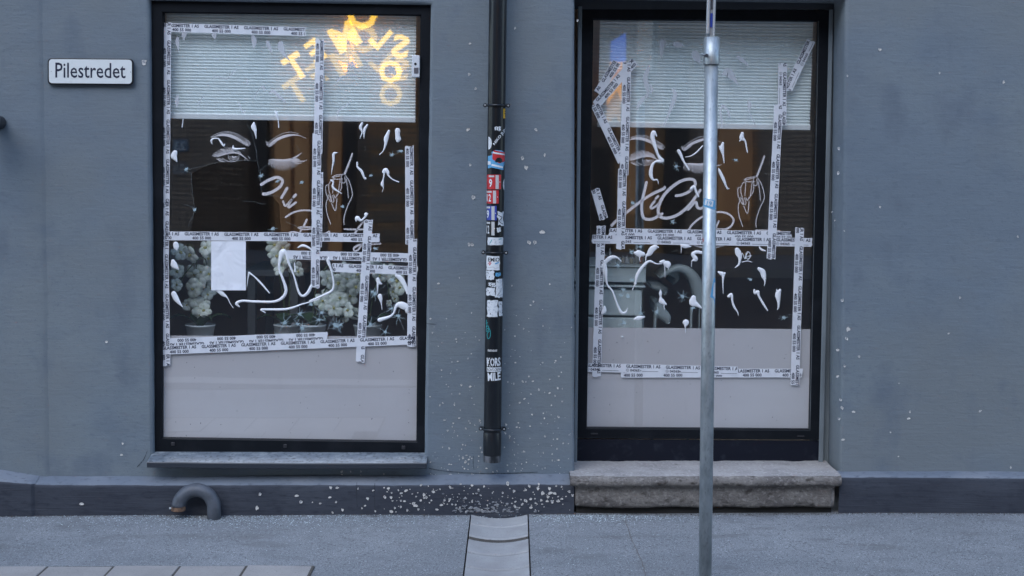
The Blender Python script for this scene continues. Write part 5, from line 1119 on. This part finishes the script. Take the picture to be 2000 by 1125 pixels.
# ------------------------------------------------------------------ glass crumbs and grit along the wall, pavement crack
rnd = random.Random(21); v = []; f = []
def crumbs(n, fx, fy, s0, s1):
    for _ in range(n):
        x, y = fx(), fy()
        if CHX0 - .005 < x < CHX1 + .005 and rnd.random() < .8: continue
        s = rnd.uniform(s0, s1); a = rnd.uniform(0, 6.28); z = .0035 + gz(x) + .004 * noise.noise(Vector((x * 2.1, y * 2.1, 0))); o = len(v); h = s * rnd.uniform(.3, .8)
        for k in range(3): v.append((x + s * math.cos(a + k * 2.1) * rnd.uniform(.6, 1.3), y + s * math.sin(a + k * 2.1), z))
        v.append((x, y, z + h)); f.extend([(o, o + 1, o + 3), (o + 1, o + 2, o + 3), (o + 2, o, o + 3)])
crumbs(1700, lambda: rnd.gauss(-1.15, .55), lambda: PLY - .012 - abs(rnd.gauss(0, .10)), .001, .0034)
crumbs(350, lambda: rnd.uniform(-2.6, 2.6), lambda: PLY - .012 - abs(rnd.gauss(0, .05)), .001, .003)
crumbs(800, lambda: rnd.gauss(.35, .25), lambda: -.09 - abs(rnd.gauss(0, .06)), .0012, .0035)
crumbs(700, lambda: rnd.uniform(-2.6, 2.6), lambda: rnd.uniform(-1.2, -.08), .001, .0028)
tag(mk('glass_crumbs', v, f, mat('glass_crumb', (.62, .72, .73), .2, coat=.3)), 'scattered glass crumbs along the foot of the wall', 'broken glass', kind='stuff')
v = []; f = []
crumbs(3000, lambda: rnd.uniform(-2.6, 2.6), lambda: PLY - .008 - abs(rnd.gauss(0, .018)), .001, .004)
tag(mk('grit', v, f, dirt_m), 'brown grit gathered along the foot of the wall', 'grit', kind='stuff')
mb = MB(); pts = [(1217, 1008), (1226, 1030), (1232, 1050), (1243, 1075), (1254, 1100), (1262, 1128)]
vv = []; ff = []
for k in range(41):
    t = k / 40 * 5; i = min(4, int(t)); q = t - i; x = pts[i][0] + (pts[i + 1][0] - pts[i][0]) * q; y = pts[i][1] + (pts[i + 1][1] - pts[i][1]) * q; g_ = G(x, y)
    e = .005 * noise.noise(Vector((k * .7, 0, 0))); wv = .0012 + .0035 * abs(noise.noise(Vector((k * .9, 3, 0)))); z = .0015 + gz(g_.x) + .004 * noise.noise(Vector((g_.x * 2.1, g_.y * 2.1, 0)))
    vv += [(g_.x - wv + e, g_.y, z), (g_.x + wv + e, g_.y, z)]
for k in range(40): ff.append((2 * k, 2 * k + 1, 2 * k + 3, 2 * k + 2))
mk('pavement_crack', vv, ff, mat('crack_fill', (0.15, 0.14, 0.13), 1.0), pav)
for (x, y, a, lab) in [(1166, 1027, .2, None), (620, 1054, .1, None)]: pass

# ------------------------------------------------------------------ across the street (seen in the panes)
YO = -16.0
ob = empty('opposite_building', (0, YO, 0), 'brown brick building across the street, mirrored in the shop windows', 'building')
def brick_mat(name, c1, c2, mortar):
    m = mat(name, c1, .9); t = m.node_tree; b = t.nodes['Principled BSDF']; br = t.nodes.new('ShaderNodeTexBrick'); geo = t.nodes.new('ShaderNodeNewGeometry'); mp = t.nodes.new('ShaderNodeMapping')
    mp.inputs['Rotation'].default_value = (RAD(90), 0, 0); br.inputs['Scale'].default_value = 1.0; br.inputs['Brick Width'].default_value = .25; br.inputs['Row Height'].default_value = .075; br.inputs['Mortar Size'].default_value = .013
    br.inputs['Color1'].default_value = (*c1, 1); br.inputs['Color2'].default_value = (*c2, 1); br.inputs['Mortar'].default_value = (*mortar, 1)
    t.links.new(geo.outputs['Position'], mp.inputs[0]); t.links.new(mp.outputs[0], br.inputs['Vector']); t.links.new(br.outputs['Color'], b.inputs['Base Color']); return m
glow_m = mat('lit_bay', (.5, .25, .1), .5, emis=((1.0, .52, .26), .065), var=((3, 3, 1), (.3, .14, .06), .42, .6))
bm1 = brick_mat('brick_brown', (.46, .32, .23), (.33, .22, .16), (.13, .11, .1)); bm2_ = brick_mat('brick_orange', (.62, .30, .13), (.45, .21, .1), (.16, .11, .08))
mb = MB(); mb.box(-30, 30, YO - 6, YO, -.2, 11); mb.build('brick_front', bm1, ob)
def mir(px, py, Yg, Yo=YO + .1): return U(px, py, 2 * Yg - Yo)
def obox(px0, py0, px1, py1, dy, name, m_, Yg=YG, par=ob):
    a = mir(px0, py0, Yg); b = mir(px1, py1, Yg); mb = MB(); mb.box(min(a.x, b.x), max(a.x, b.x), YO - .05, YO + dy, max(-.1, min(a.z, b.z)), max(a.z, b.z)); return mb.build(name, m_, par)
drk = mat('dark_recess', (.02, .022, .026), .5); wood = mat('oak_door', (.5, .24, .09), .5, var=((2, 2, 12), (.2, .1, .045), .4, .7))
obox(486, 60, 522, 700, .12, 'dark_bay', drk); obox(528, 120, 604, 700, .06, 'orange_bay', bm2_); obox(536, 225, 566, 520, .1, 'lit_bay', glow_m); obox(574, 225, 600, 520, .1, 'lit_bay', glow_m); obox(640, 225, 666, 560, .08, 'lit_bay', glow_m); obox(672, 200, 694, 700, .14, 'dark_bay', drk); obox(720, 120, 812, 700, .05, 'orange_bay', bm2_)
gm = mat('grille_bar', (.32, .27, .22), .5)
for r in range(6):
    for k in range(16): obox(724 + k * 4.2, 268 + r * 36, 725.6 + k * 4.2, 290 + r * 36, .09, 'grille_bar', gm)
obox(1205, 230, 1300, 700, .06, 'wood_panel', wood, YG2); obox(1225, 240, 1275, 420, .1, 'lit_bay', glow_m, YG2); obox(1405, 250, 1465, 430, .1, 'lit_bay', glow_m, YG2); obox(1400, 240, 1470, 700, .05, 'orange_bay', bm2_, YG2); obox(1305, 60, 1330, 700, .12, 'dark_bay', drk, YG2); obox(1160, 240, 1185, 700, .1, 'dark_bay', drk, YG2)
# lit yellow letters on the opposite front, read backwards in the left pane
ym = mat('lit_yellow', (.9, .6, .05), .4, emis=((1.0, .56, .03), 2.6))
lt = empty('lit_lettering', (mir(700, 90, YG).x, YO + .2, mir(700, 90, YG).z), 'glowing yellow letters across the street, mirrored in the left window blind', 'lettering')
for (ch_, px, py, h, rot) in [('T', 580, 132, 50, 33), ('E', 618, 100, 44, 36), ('M', 674, 72, 50, 30), ('O', 708, 28, 58, 0), ('L', 744, 72, 46, -42), ('S', 784, 92, 46, -8), ('O', 766, 142, 46, 0)]:
    tv, tf = text(ch_, .035); sc_ = 22.2 / FPX; cpt = mir(px, py, YG); wd = h * {'M': 1.0, 'O': 1.0, 'T': .8, 'E': .62, 'L': .62, 'S': .72}[ch_]
    a = RAD(-rot); vv = []
    for (x, y) in tv:
        u = (x - .5) * wd * sc_; q = (y - .5) * h * sc_
        vv.append((cpt.x - (u * math.cos(a) - q * math.sin(a)), YO + .25, cpt.z + (u * math.sin(a) + q * math.cos(a))))
    mk('letter', vv, [t_[::-1] for t_ in tf], ym, lt)
# house number plate and hanging banner over there
np_ = empty('number_plate', (mir(352, 276, YG).x, YO + .1, mir(352, 276, YG).z), 'blue house number plate across the street, mirrored in the left window', 'sign')
a = mir(338, 272, YG); b = mir(367, 296, YG); mb = MB(); mb.box(a.x, b.x, YO, YO + .13, b.z, a.z); mb.build('plate', mat('plate_blue', (.12, .2, .3), .4), np_)
tv, tf = text('23', .02); mk('plate_number', [(b.x - (.12 + x * .76) * (b.x - a.x), YO + .135, b.z + (.15 + y * .7) * (a.z - b.z)) for x, y in tv], tf, sw_, np_)
bn = empty('street_banner', (mir(1207, 200, YG2).x, YO + .4, mir(1207, 205, YG2).z), 'blue and orange hanging banner across the street, mirrored in the right window', 'banner')
def mp_(pts, Yo, nm, m_):
    mb = MB(); fr = [mir(x, y, YG2, Yo) for x, y in pts]; fr = [Vector((p.x, Yo, p.z)) for p in fr]; mb.prism(fr, [p - Vector((0, .04, 0)) for p in fr]); mb.build(nm, m_, bn)
mp_([(1191, 82), (1222, 64), (1222, 120), (1190, 120)], YO + .4, 'blue_cloth', mat('banner_blue_glow', (.03, .08, .42), .6, emis=((.05, .15, .7), .8)))  # both banner cloths are given a glow of their own, with no lamp
mp_([(1190, 120.5), (1222, 120.5), (1216, 208), (1204, 178), (1184, 208)], YO + .4, 'orange_cloth', mat('banner_orange_glow', (.7, .3, .06), .6, emis=((.9, .4, .08), .9)))
